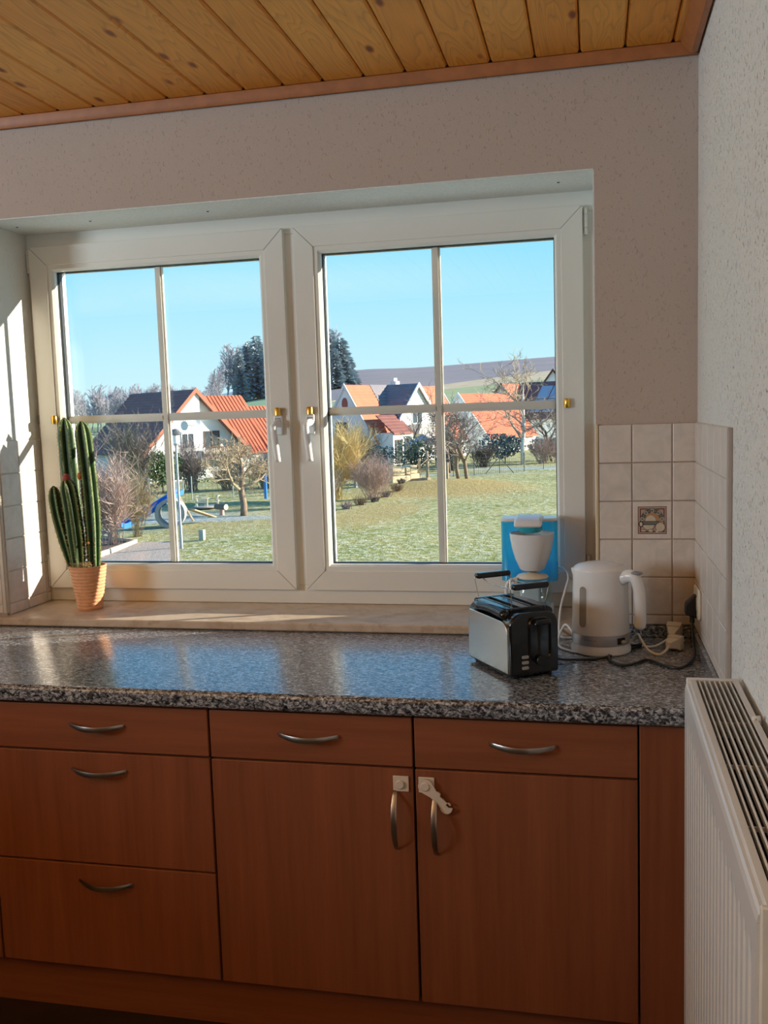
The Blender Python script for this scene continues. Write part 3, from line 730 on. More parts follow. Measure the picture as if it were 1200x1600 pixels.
clo = cl.build('dry_spines', MT['spine'], cac, fix=False); clo['kind'] = 'stuff'
MB().ball((-1.8035, .098, 1.325), .008, 10, 6, (.9, .9, 1.5)).build('bud', plain('orange_bud', (.55, .16, .03), .6), cac, smooth=True)
MB().ball((-1.784, .089, 1.118), .0045, 8, 6).build('bud', plain('ochre_bud', (.50, .22, .03), .6), cac, smooth=True)

# ---- toaster
TR = radians(-55.9)
TO = Vector((-.4503, -.3388, ZC + .0003))
toaster = thing('toaster', 'black and brushed steel two-slot toaster with warming rack', 'toaster', TO, TR)
hl, hw, th = .104, .0625, .158
def rrect(x0, x1, z0, z1, r, n=6, top_only=True):
    pts = [(x0, z0), (x1, z0)]
    pts += [(x1 - r + r * sin(a), z1 - r + r * cos(a)) for a in [pi / 2 - pi / 2 * i / n for i in range(n + 1)]]
    pts += [(x0 + r - r * sin(a), z1 - r + r * cos(a)) for a in [pi / 2 * i / n for i in range(n + 1)]]
    return pts
# end caps (glossy black) with a cross-section that rounds over at the top
sec = rrect(-hw, hw, .008, th - .008, .030, 8)
MB().prism(sec, lambda u, v, w_: (w_, u, v), hl - .042, hl).build('front_end', MT['black_gloss'], toaster, local=True, bevel=.006, seg=3)
MB().prism(sec, lambda u, v, w_: (w_, u, v), -hl, -hl + .036).build('rear_end', MT['black_gloss'], toaster, local=True, bevel=.006, seg=3)
MB().prism(rrect(-hw + .006, hw - .006, .006, th - .034, .02, 6), lambda u, v, w_: (w_, u, v), -hl + .034, hl - .04).build('inner_body', MT['black_matt'], toaster, local=True)
for s_ in (-1, 1):
    P = [(-hl + .004, .013), (hl - .012, .013), (hl - .012, th - .055)] + [(hl - .012 - .026 + .026 * cos(a), th - .055 + .026 * sin(a)) for a in [pi / 2 * i / 6 for i in range(7)]] + [(-hl + .012, th - .027), (-hl + .004, th - .036)]
    MB().prism(P, lambda u, v, w_: (u, w_, v), s_ * (hw - .004), s_ * (hw + .0016)).build('side_panel', MT['steel'], toaster, local=True, bevel=.0012)
# glossy top with two bread slots
tp = MB(); zt2 = th
xs0, xs1 = -.078, .066
for ya, yb in ((-hw + .010, -.034), (-.012, .012), (.034, hw - .010)):
    tp.box(xs0, xs1, ya, yb, th - .026, th - .002)
tp.box(-hl + .012, xs0, -hw + .010, hw - .010, th - .026, th - .001).box(xs1, hl - .03, -hw + .010, hw - .010, th - .026, th - .001)
tp.build('top', MT['black_gloss'], toaster, local=True, bevel=.003)
for s_ in (-1, 1):
    MB().tube(smooth_path([(-hl + .03, s_ * (hw - .008), th - .016), (0, s_ * (hw - .010), th - .012), (hl - .03, s_ * (hw - .008), th - .016)], 4), .011, 10).build('top_edge', MT['black_gloss'], toaster, local=True, smooth=True)
rm = MB()
for yc in (-.023, .023):
    for s_ in (-1, 1): rm.box(xs0 + .004, xs1 - .002, yc + s_ * .0088, yc + s_ * .0100, th - .05, th - .0005)
    for k in range(9):
        x = xs0 + .012 + k * .0155; rm.tube([(x, yc - .0085, th - .035), (x, yc - .0085, th - .006)], .0008, 5).tube([(x, yc + .0085, th - .035), (x, yc + .0085, th - .006)], .0008, 5)
rm.build('slot_rack', MT['wire'], toaster, local=True)
# front: lever channel, lever, buttons, dial
ch_ = MB(); 
def rr2(cx, cz, w2, h2, r, n=5):
    o = []
    for qx, qz, a0 in ((1, 1, 0), (-1, 1, pi / 2), (-1, -1, pi), (1, -1, 3 * pi / 2)):
        for i in range(n + 1):
            a = a0 + pi / 2 * i / n; o.append((cx + qx * (w2 - r) + r * cos(a), cz + qz * (h2 - r) + r * sin(a)))
    return o
A = rr2(.012, .088, .030, .052, .020); B = rr2(.012, .088, .024, .046, .015)
rim = MB()
for i in range(len(A)):
    j = (i + 1) % len(A)
    rim.quad([(hl + .0005, *A[i]), (hl + .0005, *A[j]), (hl + .004, *[(a + b) / 2 for a, b in zip(A[j], B[j])]), (hl + .004, *[(a + b) / 2 for a, b in zip(A[i], B[i])])])
    rim.quad([(hl + .004, *[(a + b) / 2 for a, b in zip(A[i], B[i])]), (hl + .004, *[(a + b) / 2 for a, b in zip(A[j], B[j])]), (hl + .0008, *B[j]), (hl + .0008, *B[i])])
rim.build('lever_frame', MT['black_gloss'], toaster, local=True, smooth=True)
MB().box(hl + .0002, hl + .0012, .008, .013, .050, .128).build('lever_slot', MT['carcass'], toaster, local=True)
MB().prism([(-.010, .124), (.034, .124), (.030, .136), (-.004, .136)], lambda u, v, w_: (w_, u, v), hl + .001, hl + .019).build('lever', MT['black_gloss'], toaster, local=True, bevel=.003)
for zb_ in (.026, .0385, .051):
    MB().prism(rr2(-.026, zb_, .0085, .0035, .003), lambda u, v, w_: (w_, u, v), hl - .001, hl + .003).build('button', MT['grey_button'], toaster, local=True, bevel=.0008)
MB().prism([(.014 + .013 * cos(2 * pi * i / 20), .040 + .013 * sin(2 * pi * i / 20)) for i in range(20)], lambda u, v, w_: (w_, u, v), hl - .001, hl + .009).build('dial', MT['black_gloss'], toaster, local=True, bevel=.002)
for qx in (-1, 1):
    for qy in (-1, 1):
        MB().lathe([(.009, 0), (.010, .008)], (qx * (hl - .02), qy * (hw - .018), 0), 10).build('foot', MT['black_matt'], toaster, local=True)
# warming rack: two wire loops with black grips
rk = MB(); zr = th + .048
def loop(x, side): pass
for x, sgn in ((-hl + .020, -1), (hl - .026, 1)):
    for s_ in (-1, 1):
        rk.tube(smooth_path([(x - sgn * .004, s_ * .043, th - .010), (x + sgn * .003, s_ * .045, th + .02), (x + sgn * .006, s_ * .049, zr), (x + sgn * .004, s_ * .036, zr + .004)], 4), .0012, 6)
for s_ in (-1, 1):
    rk.tube([(-hl + .016, s_ * .036, zr + .003), (-hl + .050, s_ * .034, zr - .008), (hl - .056, s_ * .034, zr - .008), (hl - .022, s_ * .036, zr + .003)], .0011, 6)
rack = rk.build('warming_rack', MT['wire'], toaster, local=True, smooth=True)
for x in (-hl + .013, hl - .018):
    MB().prism([(-.044, -.006), (.044, -.006), (.047, 0), (.044, .0075), (-.044, .0075), (-.047, 0)], lambda u, v, w_: (x + w_, u, zr + .002 + v), -.009, .009).build('rack_grip', MT['black_gloss'], rack, local=True, bevel=.003)
def world_cord(parent, pts, rad, mat, name='cord', n=7):
    """cord given in world coordinates, stored in the parent's (possibly rotated) frame"""
    P = smooth_path(pts, n); Lc = Vector(parent.location); rz = parent.rotation_euler.z; Ri = Matrix.Rotation(-rz, 3, 'Z')
    P = [Ri @ (p - Lc) for p in P]
    return MB().tube(P, rad, 8).build(name, mat, parent, local=True, smooth=True)
zc = ZC + .0036
cord = world_cord(toaster, [(-.375, -.262, zc + .012), (-.345, -.284, zc + .004), (-.300, -.270, zc), (-.244, -.252, zc), (-.195, -.188, zc + .001), (-.148, -.124, zc), (-.1362, -.1138, zc), (-.150, -.125, zc + .003), (-.190, -.166, zc + .007), (-.222, -.215, zc + .003),
                            (-.226, -.262, zc), (-.200, -.312, zc), (-.170, -.292, zc), (-.140, -.255, zc), (-.105, -.300, zc), (-.072, -.322, zc), (-.045, -.275, zc), (-.026, -.215, zc + .003), (-.0245, -.165, zc + .020), (-.024, -.130, zc + .055), (-.0235, -.120, .962)], .0032, MT['black_matt'])
Ri = Matrix.Rotation(-TR, 3, 'Z')
pl = MB()
pl.prism([(-.0085, .958), (-.041, .968), (-.041, .995), (-.020, 1.016), (-.0085, 1.018)], lambda u, v, w_: tuple(Ri @ (Vector((u, -.120 + w_, v)) - TO)), -.015, .015)
pl.tube([Ri @ (Vector((-.0235, -.12, .945)) - TO), Ri @ (Vector((-.0235, -.12, .972)) - TO)], .0062, 10)
po_ = pl.build('plug', MT['black_matt'], cord, local=True, bevel=.003)
# ---- wall socket
sk = thing('wall_socket', 'cream double wall socket holding the black plug', 'socket', (0, -.12, .998))
MB().prism(rr2(-.12, .998, .056, .037, .012), lambda u, v, w_: (w_, u, v), -.0150, -.0072).build('cover_plate', MT['cream_plastic'], sk, bevel=.004, seg=3)
MB().prism([( -.148 + .018 * cos(2 * pi * i / 24), .998 + .018 * sin(2 * pi * i / 24)) for i in range(24)], lambda u, v, w_: (w_, u, v), -.0162, -.0148).build('socket_rim', MT['cream_plastic'], sk)

# ---- kettle
KX, KY = -.2455, -.160; KZ = ZC + .0003
kt = thing('kettle', 'white jug kettle on its base beside the toaster', 'kettle', (KX, KY, KZ))
MB().lathe([(.070, 0), (.0735, .003), (.0735, .012), (.069, .022), (.0685, .024)], (KX, KY, KZ), 40).build('power_base', MT['white_plastic'], kt, auto=40)
MB().lathe([(.0705, .0245), (.0715, .027), (.0708, .050)], (KX, KY, KZ), 48).build('lower_band', MT['silver_band'], kt, auto=40)
def kr(z): return .0705 - (z - .05) * .028
MB().lathe([(kr(.0505), .0505), (kr(.10), .10), (kr(.16), .16), (kr(.2045), .2045), (kr(.2045) - .002, .2065)], (KX, KY, KZ), 48, cap1=True).build('body', MT['white_plastic'], kt, auto=40)
MB().lathe([(.0655, .2062), (.0648, .2105), (.058, .2155), (.040, .2205), (.018, .2230), (.002, .2235)], (KX, KY, KZ), 48).build('lid', MT['white_plastic'], kt, auto=60)
# lid lever cover and spout lip
MB().ball((KX + .022, KY - .010, KZ + .2165), .03, 20, 8, (1, .75, .22)).build('lid_catch', MT['white_plastic'], kt, smooth=True)
sa = radians(176)
spd = Vector((cos(sa), sin(sa), 0)); spn = Vector((-spd.y, spd.x, 0))
sp_ = MB(); 
P1 = [Vector((KX, KY, KZ)) + spd * a + spn * b + Vector((0, 0, c)) for a, b, c in ((.058, -.022, .170), (.058, .022, .170), (.058, .020, .2075), (.058, -.020, .2075), (.0695, -.003, .198), (.0695, .003, .198), (.0715, .004, .2080), (.0715, -.004, .2080))]
sp_.hexa([P1[0], P1[1], P1[5], P1[4], P1[3], P1[2], P1[6], P1[7]]); sp_.build('spout', MT['white_plastic'], kt, bevel=.003)
def kpt(ang, r, z): return Vector((KX + r * cos(ang), KY + r * sin(ang), KZ + z))
# water window: slim capsule set in the wall, bezel around it
wa = radians(232); 
def capsule(wd, za, zb, dr, mat, name, n=8):
    m = MB(); hw_ = wd / 2; pts = []
    for i in range(n + 1): a = pi * i / n; pts.append((hw_ * cos(a), zb - hw_ + hw_ * sin(a)))
    for i in range(n + 1): a = pi + pi * i / n; pts.append((hw_ * cos(a), za + hw_ + hw_ * sin(a)))
    out = [kpt(wa + u / kr(z), kr(z) + dr, z) for u, z in pts]; inn = [kpt(wa + u / kr(z), kr(z) - .004, z) for u, z in pts]
    k = len(pts); c = len(m.v)
    # strip fan in rows so it follows the curved wall
    left = [p for p in out if True]
    m.v += [tuple(p) for p in out] + [tuple(p) for p in inn]
    half = k // 2
    for i in range(half - 1): m.f.append((i, i + 1, k - 2 - i, k - 1 - i)); m.m.append(0)
    for i in range(k): j = (i + 1) % k; m.f.append((i, j, k + j, k + i)); m.m.append(0)
    return m.build(name, mat, kt, auto=40)
capsule(.0260, .066, .174, .0010, MT['white_plastic'], 'window_bezel')
capsule(.0200, .0695, .1705, .0016, plain('smoked_window', (.33, .31, .28), .15), 'water_window')
# handle
ha = radians(-33)
hp = smooth_path([kpt(ha, .060, .188), kpt(ha, .082, .196), kpt(ha, .098, .190), kpt(ha, .107, .165), kpt(ha, .1105, .130), kpt(ha, .1105, .09), kpt(ha, .108, .070)], 6)
MB().tube(hp, [.0175] * 3 + [.016 - .002 * min(1, max(0, (i - 3) / 8)) for i in range(len(hp) - 5)] + [.0125, .010], 14).build('handle', MT['white_plastic'], kt, smooth=True)
tpos = kpt(ha, .1005, .2045)
MB().ball(tuple(tpos), .014, 14, 8, (1.1, .8, .35)).build('lid_button', plain('grey_lid_button', (.30, .30, .31), .35), kt, smooth=True)
sw = MB(); a0 = radians(-48)
for da, db, za, zb in ((-.16, .19, .0285, .044),):
    A = [kpt(a0 + da + (db - da) * i / 6, .0722, za) for i in range(7)]; B = [kpt(a0 + da + (db - da) * i / 6, .0716, zb) for i in range(7)]
    for i in range(6): sw.quad([A[i], A[i + 1], B[i + 1], B[i]])
sw.build('switch_recess', MT['carcass'], kt, fix=False)
MB().ball(tuple(kpt(a0 + .07, .0735, .034)), .0055, 10, 6, (1.2, 1.2, .8)).build('switch', MT['grey_button'], kt, smooth=True)
bm_ = MB(); x_ = radians(236)
for i, wd in enumerate((.030, .012, .045, .03, .035, .012, .04, .03)):
    a = x_ + i * .058; P = [kpt(a, .0719, .0375), kpt(a + wd, .0719, .0375), kpt(a + wd, .0716, .0405), kpt(a, .0716, .0405)]; bm_.quad(P)
bm_.build('maker_mark', plain('grey_print', (.25, .25, .26), .5), kt, fix=False)
kc = world_cord(kt, [(KX - .055, KY + .046, KZ + .008), (-.330, -.085, ZC + .045), (-.345, -.085, ZC + .03), (-.352, -.110, ZC + .010), (-.345, -.155, zc), (-.318, -.192, zc), (-.304, -.205, ZC + .004)], .0032, MT['white_plastic'], 'cord_loop')
kc = world_cord(kt, [(KX + .062, KY + .030, KZ + .006), (-.170, -.100, zc + .006), (-.155, -.125, zc + .03), (-.148, -.142, zc + .022), (-.132, -.180, zc + .004), (-.110, -.205, zc), (-.094, -.196, zc + .006), (-.083, -.168, zc + .012)], .0032, MT['cream_plastic'])
def euro_plug(parent, name, p, d, mat):
    d = Vector(d).normalized(); P = Vector(p); rz = parent
    off = Vector(parent.parent.location)
    m = MB(); s = d.cross(Vector((0, 0, 1))).normalized(); u = s.cross(d)
    def q(a, b, c): return P + d * a + s * b + u * c
    m.hexa([q(-.008, -.007, -.007), q(-.008, .007, -.007), q(-.008, .007, .007), q(-.008, -.007, .007), q(.018, -.016, -.013), q(.018, .016, -.013), q(.018, .016, .013), q(.018, -.016, .013)])
    m.hexa([q(.018, -.018, -.016), q(.018, .018, -.016), q(.018, .018, .016), q(.018, -.018, .016), q(.036, -.0185, -.0165), q(.036, .0185, -.0165), q(.036, .0185, .0165), q(.036, -.0185, .0165)])
    for b in (-.009, .009): m.tube([q(.036, b, 0), q(.054, b, 0)], .0024, 8)
    P_ = MB(); P_.v = [tuple(Vector(v) - off) for v in m.v]; P_.f = m.f; P_.m = m.m
    return P_.build(name, mat, parent, local=True, bevel=.003)
euro_plug(kc, 'plug', (-.080, -.162, ZC + .0185), (.55, .80, .03), MT['cream_plastic'])

# ---- coffee maker on the sill
CX, CY, CZ = -.4385, .085, ZS + .0004
cm = thing('coffee_maker', 'small white filter coffee maker with clear blue tank on the sill', 'coffee maker', (CX, CY, CZ))
HY = .118
def rbox(w2, y0, y1, z0, z1, r, name, mat, n=6, bev=.002):
    pts = []
    for qx, y, a0 in ((1, y1, 0), (-1, y1, pi / 2), (-1, y0, pi), (1, y0, 3 * pi / 2)):
        for i in range(n + 1):
            a = a0 + pi / 2 * i / n; pts.append((CX + qx * (w2 - r) + r * cos(a), (y - r if y == y1 else y + r) + r * sin(a)))
    return MB().prism(pts, lambda u, v, w_: (u, v, w_), z0, z1).build(name, mat, cm, bevel=bev)
def shell(w2, y0, y1, z0, z1, r, t, name, mat, n=6):
    def loop_(w2, y0, y1, r):
        pts = []
        for qx, y, a0 in ((1, y1, 0), (-1, y1, pi / 2), (-1, y0, pi), (1, y0, 3 * pi / 2)):
            for i in range(n + 1):
                a = a0 + pi / 2 * i / n; pts.append((CX + qx * (w2 - r) + r * cos(a), (y - r if y == y1 else y + r) + r * sin(a)))
        return pts
    A = loop_(w2, y0, y1, r); B = loop_(w2 - t, y0 + t, y1 - t, r - t); m = MB(); k = len(A)
    for i in range(k):
        j = (i + 1) % k
        m.quad([(*A[i], z0), (*A[j], z0), (*A[j], z1), (*A[i], z1)]); m.quad([(*B[j], z0 + t), (*B[i], z0 + t), (*B[i], z1), (*B[j], z1)])
    m.quad([(*p, z0) for p in A][::-1]); m.quad([(*p, z0 + t) for p in B])
    return m.build(name, mat, cm, auto=40, fix=False)
rbox(.066, -.002 + .012, .2, CZ, CZ + .022, .03, 'base', MT['white_plastic'])
MB().lathe([(.048, 0), (.048, .002)], (CX + .012, .062, CZ + .022), 28).build('hot_plate', MT['black_matt'], cm)
rbox(.030, .15, .195, CZ + .0225, 1.004, .01, 'column', MT['white_plastic'])
shell(.0785, .118, .202, 1.0045, 1.172, .020, .003, 'water_tank', MT['blue'])
rbox(.079, .112, .204, 1.1722, 1.182, .022, 'tank_lid', MT['white_plastic'], bev=.004)
# hinged lid with spout head over the filter
MB().prism([(.016, 1.168), (.018, 1.182), (.032, 1.190), (.10, 1.196), (.150, 1.188), (.156, 1.168)], lambda u, v, w_: (CX + .004 + w_, u, v), -.037, .037).build('swivel_head', MT['white_plastic'], cm, bevel=.008, seg=3)
MB().lathe([(.028, 1.152), (.033, 1.158), (.034, 1.168)], (CX + .008, .062, 0), 28).build('outlet', MT['teal'], cm, auto=50)
fx, fy = CX + .012, .062
MB().lathe([(.001, 1.046), (.028, 1.046), (.034, 1.050), (.046, 1.078), (.055, 1.110), (.060, 1.142), (.0610, 1.149), (.0585, 1.1495), (.056, 1.140), (.03, 1.06), (.001, 1.056)], (fx, fy, 0), 40, cap0=False, cap1=False).build('filter_holder', MT['white_plastic'], cm, auto=50)
MB().lathe([(.010, 1.034), (.012, 1.046)], (fx, fy, 0), 16).build('drip_valve', MT['black_matt'], cm)
MB().box(fx - .02, fx + .02, .105, .120, 1.105, 1.140).build('filter_mount', MT['white_plastic'], cm, bevel=.003)
# jug
zj = CZ + .0245
jg = MB().lathe([(.030, .0), (.045, .004), (.0535, .028), (.0545, .05), (.050, .078), (.043, .090), (.0415, .096)], (fx, fy, zj), 40, cap1=False).build('jug', MT['jug_glass'], cm, smooth=True)
MB().lathe([(.0425, .093), (.0445, .0955), (.040, .101), (.016, .106), (.010, .110)], (fx, fy, zj), 32).build('jug_lid', MT['cream_plastic'], jg, auto=50)
MB().lathe([(.0455, .082), (.0462, .0915)], (fx, fy, zj), 32, cap0=False, cap1=False).build('jug_collar', MT['blue'], jg, smooth=True)
hd = Vector((-.86, -.5, 0)).normalized()
def jp(a, z): return Vector((fx, fy, zj)) + hd * a + Vector((0, 0, z))
MB().tube(smooth_path([jp(.044, .087), (jp(.062, .092)), jp(.076, .080), jp(.080, .055), jp(.077, .030)], 5), .0052, 8).build('jug_handle', MT['white_plastic'], jg, smooth=True)
MB().box(*sum(([c - .006, c + .006] for c in (jp(.050, 0).x, jp(.050, 0).y)), []), zj + .080, zj + .098).build('jug_hinge', MT['cream_plastic'], jg, bevel=.003)
cc = world_cord(cm, [(CX + .07, .198, CZ + .125), (-.345, .150, CZ + .128), (-.330, .085, CZ + .116), (-.338, .045, CZ + .085), (-.349, .005, CZ + .045), (-.352, -.040, CZ - .004), (-.345, -.060, zc + .004), (-.318, -.052, zc), (-.26, -.052, zc), (-.19, -.072, zc), (-.150, -.118, zc), (-.118, -.128, zc), (-.092, -.105, zc + .006), (-.072, -.075, zc + .013)], .0030, MT['white_plastic'], n=6)
euro_plug(cc, 'plug', (-.067, -.072, ZC + .022), (.25, .80, .30), MT['cream_plastic'])
# ================================================================== outdoors
GZ = -3.5
from mathutils import noise as mn
def ground(x, y):
    z = GZ + .62 * math.exp(-((x + 9.3) ** 2 / 26 + (y - 57.5) ** 2 / 14)) + .25 * math.exp(-((x + 12.5) ** 2 / 30 + (y - 36) ** 2 / 60))
    z += .05 * mn.noise(Vector((x * .35, y * .35, 0)))
    return z
def ridge_e(az):   # elevation tangent of the hill crest by bearing (degrees)
    T = [(-60, .006), (-33, .010), (-27, .012), (-23, .022), (-19.7, .033), (-16.2, .042), (-13.9, .0462), (-8.9, .0483), (-2.4, .0525), (12, .055)]
    for (a, b), (c, d) in zip(T[:-1], T[1:]):
        if a <= az <= c: return b + (d - b) * (az - a) / (c - a)
    return T[0][1] if az < -60 else T[-1][1]
R0_, R1_ = 128.0, 500.0
def hill(az, r):
    zr = 1.49 + R1_ * ridge_e(az)
    t = max(0, (r - R0_) / (R1_ - R0_))
    return GZ - .02 + (zr - GZ) * t if t <= 1 else zr - (r - R1_) * .12
def polar(az, r): a = radians(az); return (CAM.x + r * sin(a), CAM.y + r * cos(a))
def grass_mat(name, g1, g2, frost, dry=None):
    t = NT(name); v = t.coords(kind='Object')
    a = t.noise(v, .45, 4, .6); b = t.noise(v, 3.2, 4, .65); c_ = t.noise(v, 14, 3, .7)
    col = t.mix(t.ramp(a, [(.38, (0, 0, 0)), (.62, (1, 1, 1))]), g1, g2)
    col = t.mix(t.math('MULTIPLY', t.ramp(b, [(.45, (0, 0, 0)), (.62, (1, 1, 1))]), frost), col, (.76, .76, .58))
    col = t.mix(.75, col, t.ramp(c_, [(.32, (.52, .53, .42)), (.6, (1.0, 1.0, 1.0))]), 'MULTIPLY')
    if dry:
        for (px, py, rx, ry, amt, colr) in dry:
            sp_ = t.n('ShaderNodeMapping'); sp_.inputs['Location'].default_value = (-px / rx, -py / ry, 0); sp_.inputs['Scale'].default_value = (1 / rx, 1 / ry, 0); t.l(v, sp_.inputs[0])
            ln = t.n('ShaderNodeVectorMath', operation='LENGTH'); t.l(sp_.outputs[0], ln.inputs[0])
            k = t.ramp(t.math('ADD', ln.outputs['Value'], t.math('MULTIPLY', t.math('SUBTRACT', b, .5), .9)), [(.55, (amt, amt, amt)), (1.1, (0, 0, 0))])
            col = t.mix(k, col, t.mix(c_, tuple(q * .7 for q in colr), colr))
    t.bump(t.math('ADD', b, t.math('MULTIPLY', c_, .6)), 1.0, .16)
    return t.set(col, .95, spec=.1)
MT['lawn'] = grass_mat('frosted_lawn', (.30, .32, .095), (.47, .42, .16), .7,
    [(-9.5, 55.5, 7, 6, .9, (.58, .42, .17)), (-10.8, 42, 2.6, 9, .7, (.54, .40, .17)), (-16, 37.5, 4, 4, .5, (.55, .44, .20)), (-24, 42, 9, 4.0, .75, (.44, .50, .48)), (-18.3, 40.5, 5.5, 1.6, .8, (.50, .55, .54)), (-4, 77, 9, 2.5, .8, (.52, .60, .58)), (-10, 71, 7, 1.2, .7, (.42, .50, .50)), (-21.5, 36.5, 3, 1.8, .5, (.36, .40, .38))])
m = MB(); na, nr_ = 70, 64
azs = [-52 + 68 * i / na for i in range(na + 1)]; rs = [9 + (118 - 9) * (i / nr_) ** 1.35 for i in range(nr_ + 1)]
for r in rs:
    for az in azs:
        x, y = polar(az, r); m.v.append((x, y, ground(x, y)))
for i in range(nr_):
    for j in range(na):
        n = na + 1; m.f.append((i * n + j, i * n + j + 1, (i + 1) * n + j + 1, (i + 1) * n + j)); m.m.append(0)
tag(m.build('ground', MT['lawn'], smooth=True, fix=False), 'frosty winter lawn and playground grass outside the window', kind='structure')
# hill with field bands
def field_mat(name, a, b, sc_, stretch=(1, 1, 1)):
    t = NT(name); f = t.noise(t.coords(stretch), sc_, 5, .6); g = t.noise(t.coords(stretch), sc_ * 9, 3, .6)
    c = t.mix(f, a, b); c = t.mix(.5, c, t.ramp(g, [(.3, (.7, .7, .7)), (.7, (1, 1, 1))]), 'MULTIPLY')
    return t.set(c, .95, spec=.1)
FM = [field_mat('green_field', (.36, .40, .20), (.48, .48, .27), .02), field_mat('stubble_field', (.58, .44, .27), (.70, .55, .38), .03, (1, .3, 1)), field_mat('ploughed_field', (.29, .24, .235), (.40, .34, .325), .03, (.2, 1, 1)),
      field_mat('young_crop', (.36, .47, .24), (.46, .54, .30), .01), field_mat('frosted_field', (.46, .52, .52), (.60, .64, .62), .02)]
hl_ = thing('hill', 'low hill of green, stubble and ploughed fields on the horizon', 'hill', (-60, 260, GZ), kind='structure')
def field(name, mat, a0, a1, rlo, rhi, na=24, nr=10):
    m = MB(); n = na + 1
    for i in range(nr + 1):
        for j in range(na + 1):
            az = a0 + (a1 - a0) * j / na; lo = rlo(az) if callable(rlo) else rlo; hi = rhi(az) if callable(rhi) else rhi
            r = lo + (hi - lo) * i / nr; x, y = polar(az, r); m.v.append((x, y, hill(az, r)))
    for i in range(nr):
        for j in range(na): m.f.append((i * n + j, i * n + j + 1, (i + 1) * n + j + 1, (i + 1) * n + j)); m.m.append(0)
    return m.build(name, mat, hl_, smooth=True, fix=False)
g1_ = lambda az: 268 + (az + 9) * 3.5
g2_ = lambda az: 295 + (az + 9) * 7.5
field('green_field', FM[0], -17.2, 16, 104, g1_); field('stubble_field', FM[1], -17.2, 16, g1_, g2_); field('ploughed_field', FM[2], -17.2, 16, g2_, 560)
field('crop_field', FM[3], -52, -17.2, 104, 330); field('frosted_field', FM[4], -52, -17.2, 330, 560)

# ---- bare trees and shrubs
def grow(seed, H, r0=.12, trunk=.3, levels=4, kids=(5, 4, 4, 3), ang=(45, 40, 40, 40), ratio=(.62, .55, .5, .45), upb=.25, crook=.22, tip=.010, lean=(0, 0), gnarl=0):
    """returns (trunk mesh builder, branch mesh builder) of a bare tree with its foot at the origin"""
    rng = random.Random(seed); T = MB(); B = MB()
    def branch(p, d, L, r, lv):
        n = 4 if lv == 0 else (3 if lv < levels - 1 else 2)
        pts = [p]; q = p; dd = d.normalized()
        for i in range(n):
            dd = (dd + Vector((rng.gauss(0, crook), rng.gauss(0, crook), rng.gauss(0, crook * .6) + (upb if lv else .08) / n))).normalized()
            q = q + dd * L / n; pts.append(q)
        re = max(tip, r * (.5 if lv else .62)); rad = [r + (re - r) * i / n for i in range(n + 1)]
        if lv == levels: rad[-1] = tip * .6
        (T if lv == 0 else B).tube(pts, rad, 7 if lv == 0 else (5 if lv == 1 else 3), cap=lv < 2)
        if lv >= levels: return
        k = kids[lv]
        for c in range(k):
            t = (trunk + (1 - trunk) * (c + .6) / k) if lv == 0 else (.25 + .75 * (c + .7) / k)
            t = min(1, t); f = t * n; i = min(n - 1, int(f)); pp = pts[i].lerp(pts[i + 1], f - i); bd = (pts[i + 1] - pts[i]).normalized()
            ax = bd.orthogonal().normalized(); ax.rotate(Matrix.Rotation(rng.uniform(0, 6.283) if lv else c * 2.4 + rng.uniform(-.4, .4), 3, bd))
            a = radians(ang[lv] * rng.uniform(.7, 1.25)); nd = bd * cos(a) + ax * sin(a)
            rr = r + (re - r) * t
            branch(pp, nd, L * ratio[lv] * rng.uniform(.75, 1.2) * (1.15 - .35 * t if lv == 0 else 1), max(tip, rr * (.55 if lv == 0 else .50)), lv + 1)
    branch(Vector((0, 0, -.05)), Vector((lean[0], lean[1], 1)), H * .62, r0, 0)
    return T, B
def shrub(seed, H, W, stems=30, sub=4, levels=2, r=.014, fan=.5):
    rng = random.Random(seed); B = MB()
    def br(p, d, L, r_, lv):
        n = 3; pts = [p]; q = p; dd = d
        for i in range(n):
            dd = (dd + Vector((rng.gauss(0, .10), rng.gauss(0, .10), .08))).normalized(); q = q + dd * L / n; pts.append(q)
        B.tube(pts, [r_, r_ * .8, r_ * .6, r_ * .35], 3, cap=False)
        if lv < levels:
            for c in range(sub):
                t = .3 + .7 * (c + rng.random()) / sub; f = t * n; i = min(n - 1, int(f)); pp = pts[i].lerp(pts[i + 1], f - i)
                nd = (dd + Vector((rng.gauss(0, .62), rng.gauss(0, .62), rng.gauss(.05, .4)))).normalized(); br(pp, nd, L * rng.uniform(.3, .5), r_ * .6, lv + 1)
    for s in range(stems):
        a = rng.uniform(0, 6.283); e = rng.random() ** .6 * fan; p = Vector((rng.gauss(0, W * .07), rng.gauss(0, W * .07), -.04))
        br(p, Vector((cos(a) * e, sin(a) * e, 1)).normalized(), H * rng.uniform(.62, 1.0) * .82, r, 0)
    return B
bark = {k: plain('bark_' + k, c, .9, var=.25, scale=8) for k, c in dict(grey=(.20, .165, .14), brown=(.23, .16, .11), lit=(.42, .33, .24), pink=(.47, .34, .29), yellow=(.64, .50, .24), white=(.66, .60, .52), dark=(.12, .10, .09), violet=(.27, .22, .21)).items()}
bark['ochre'] = plain('bark_ochre', (.37, .29, .19), .9, var=.25, scale=8)
def tree(label, x, y, seed, H, tb='brown', bb='brown', name='bare_tree', cat='tree', group=None, z=None, **kw):
    t = thing(name, label, cat, (x, y, ground(x, y) if z is None else z), random.Random(seed).uniform(0, 6), group)
    T, B = grow(seed, H, **kw); T.build('trunk', bark[tb], t, local=True, smooth=True, fix=False)
    b = B.build('branches', bark[bb], t, local=True, fix=False); b['kind'] = 'stuff'
    return t
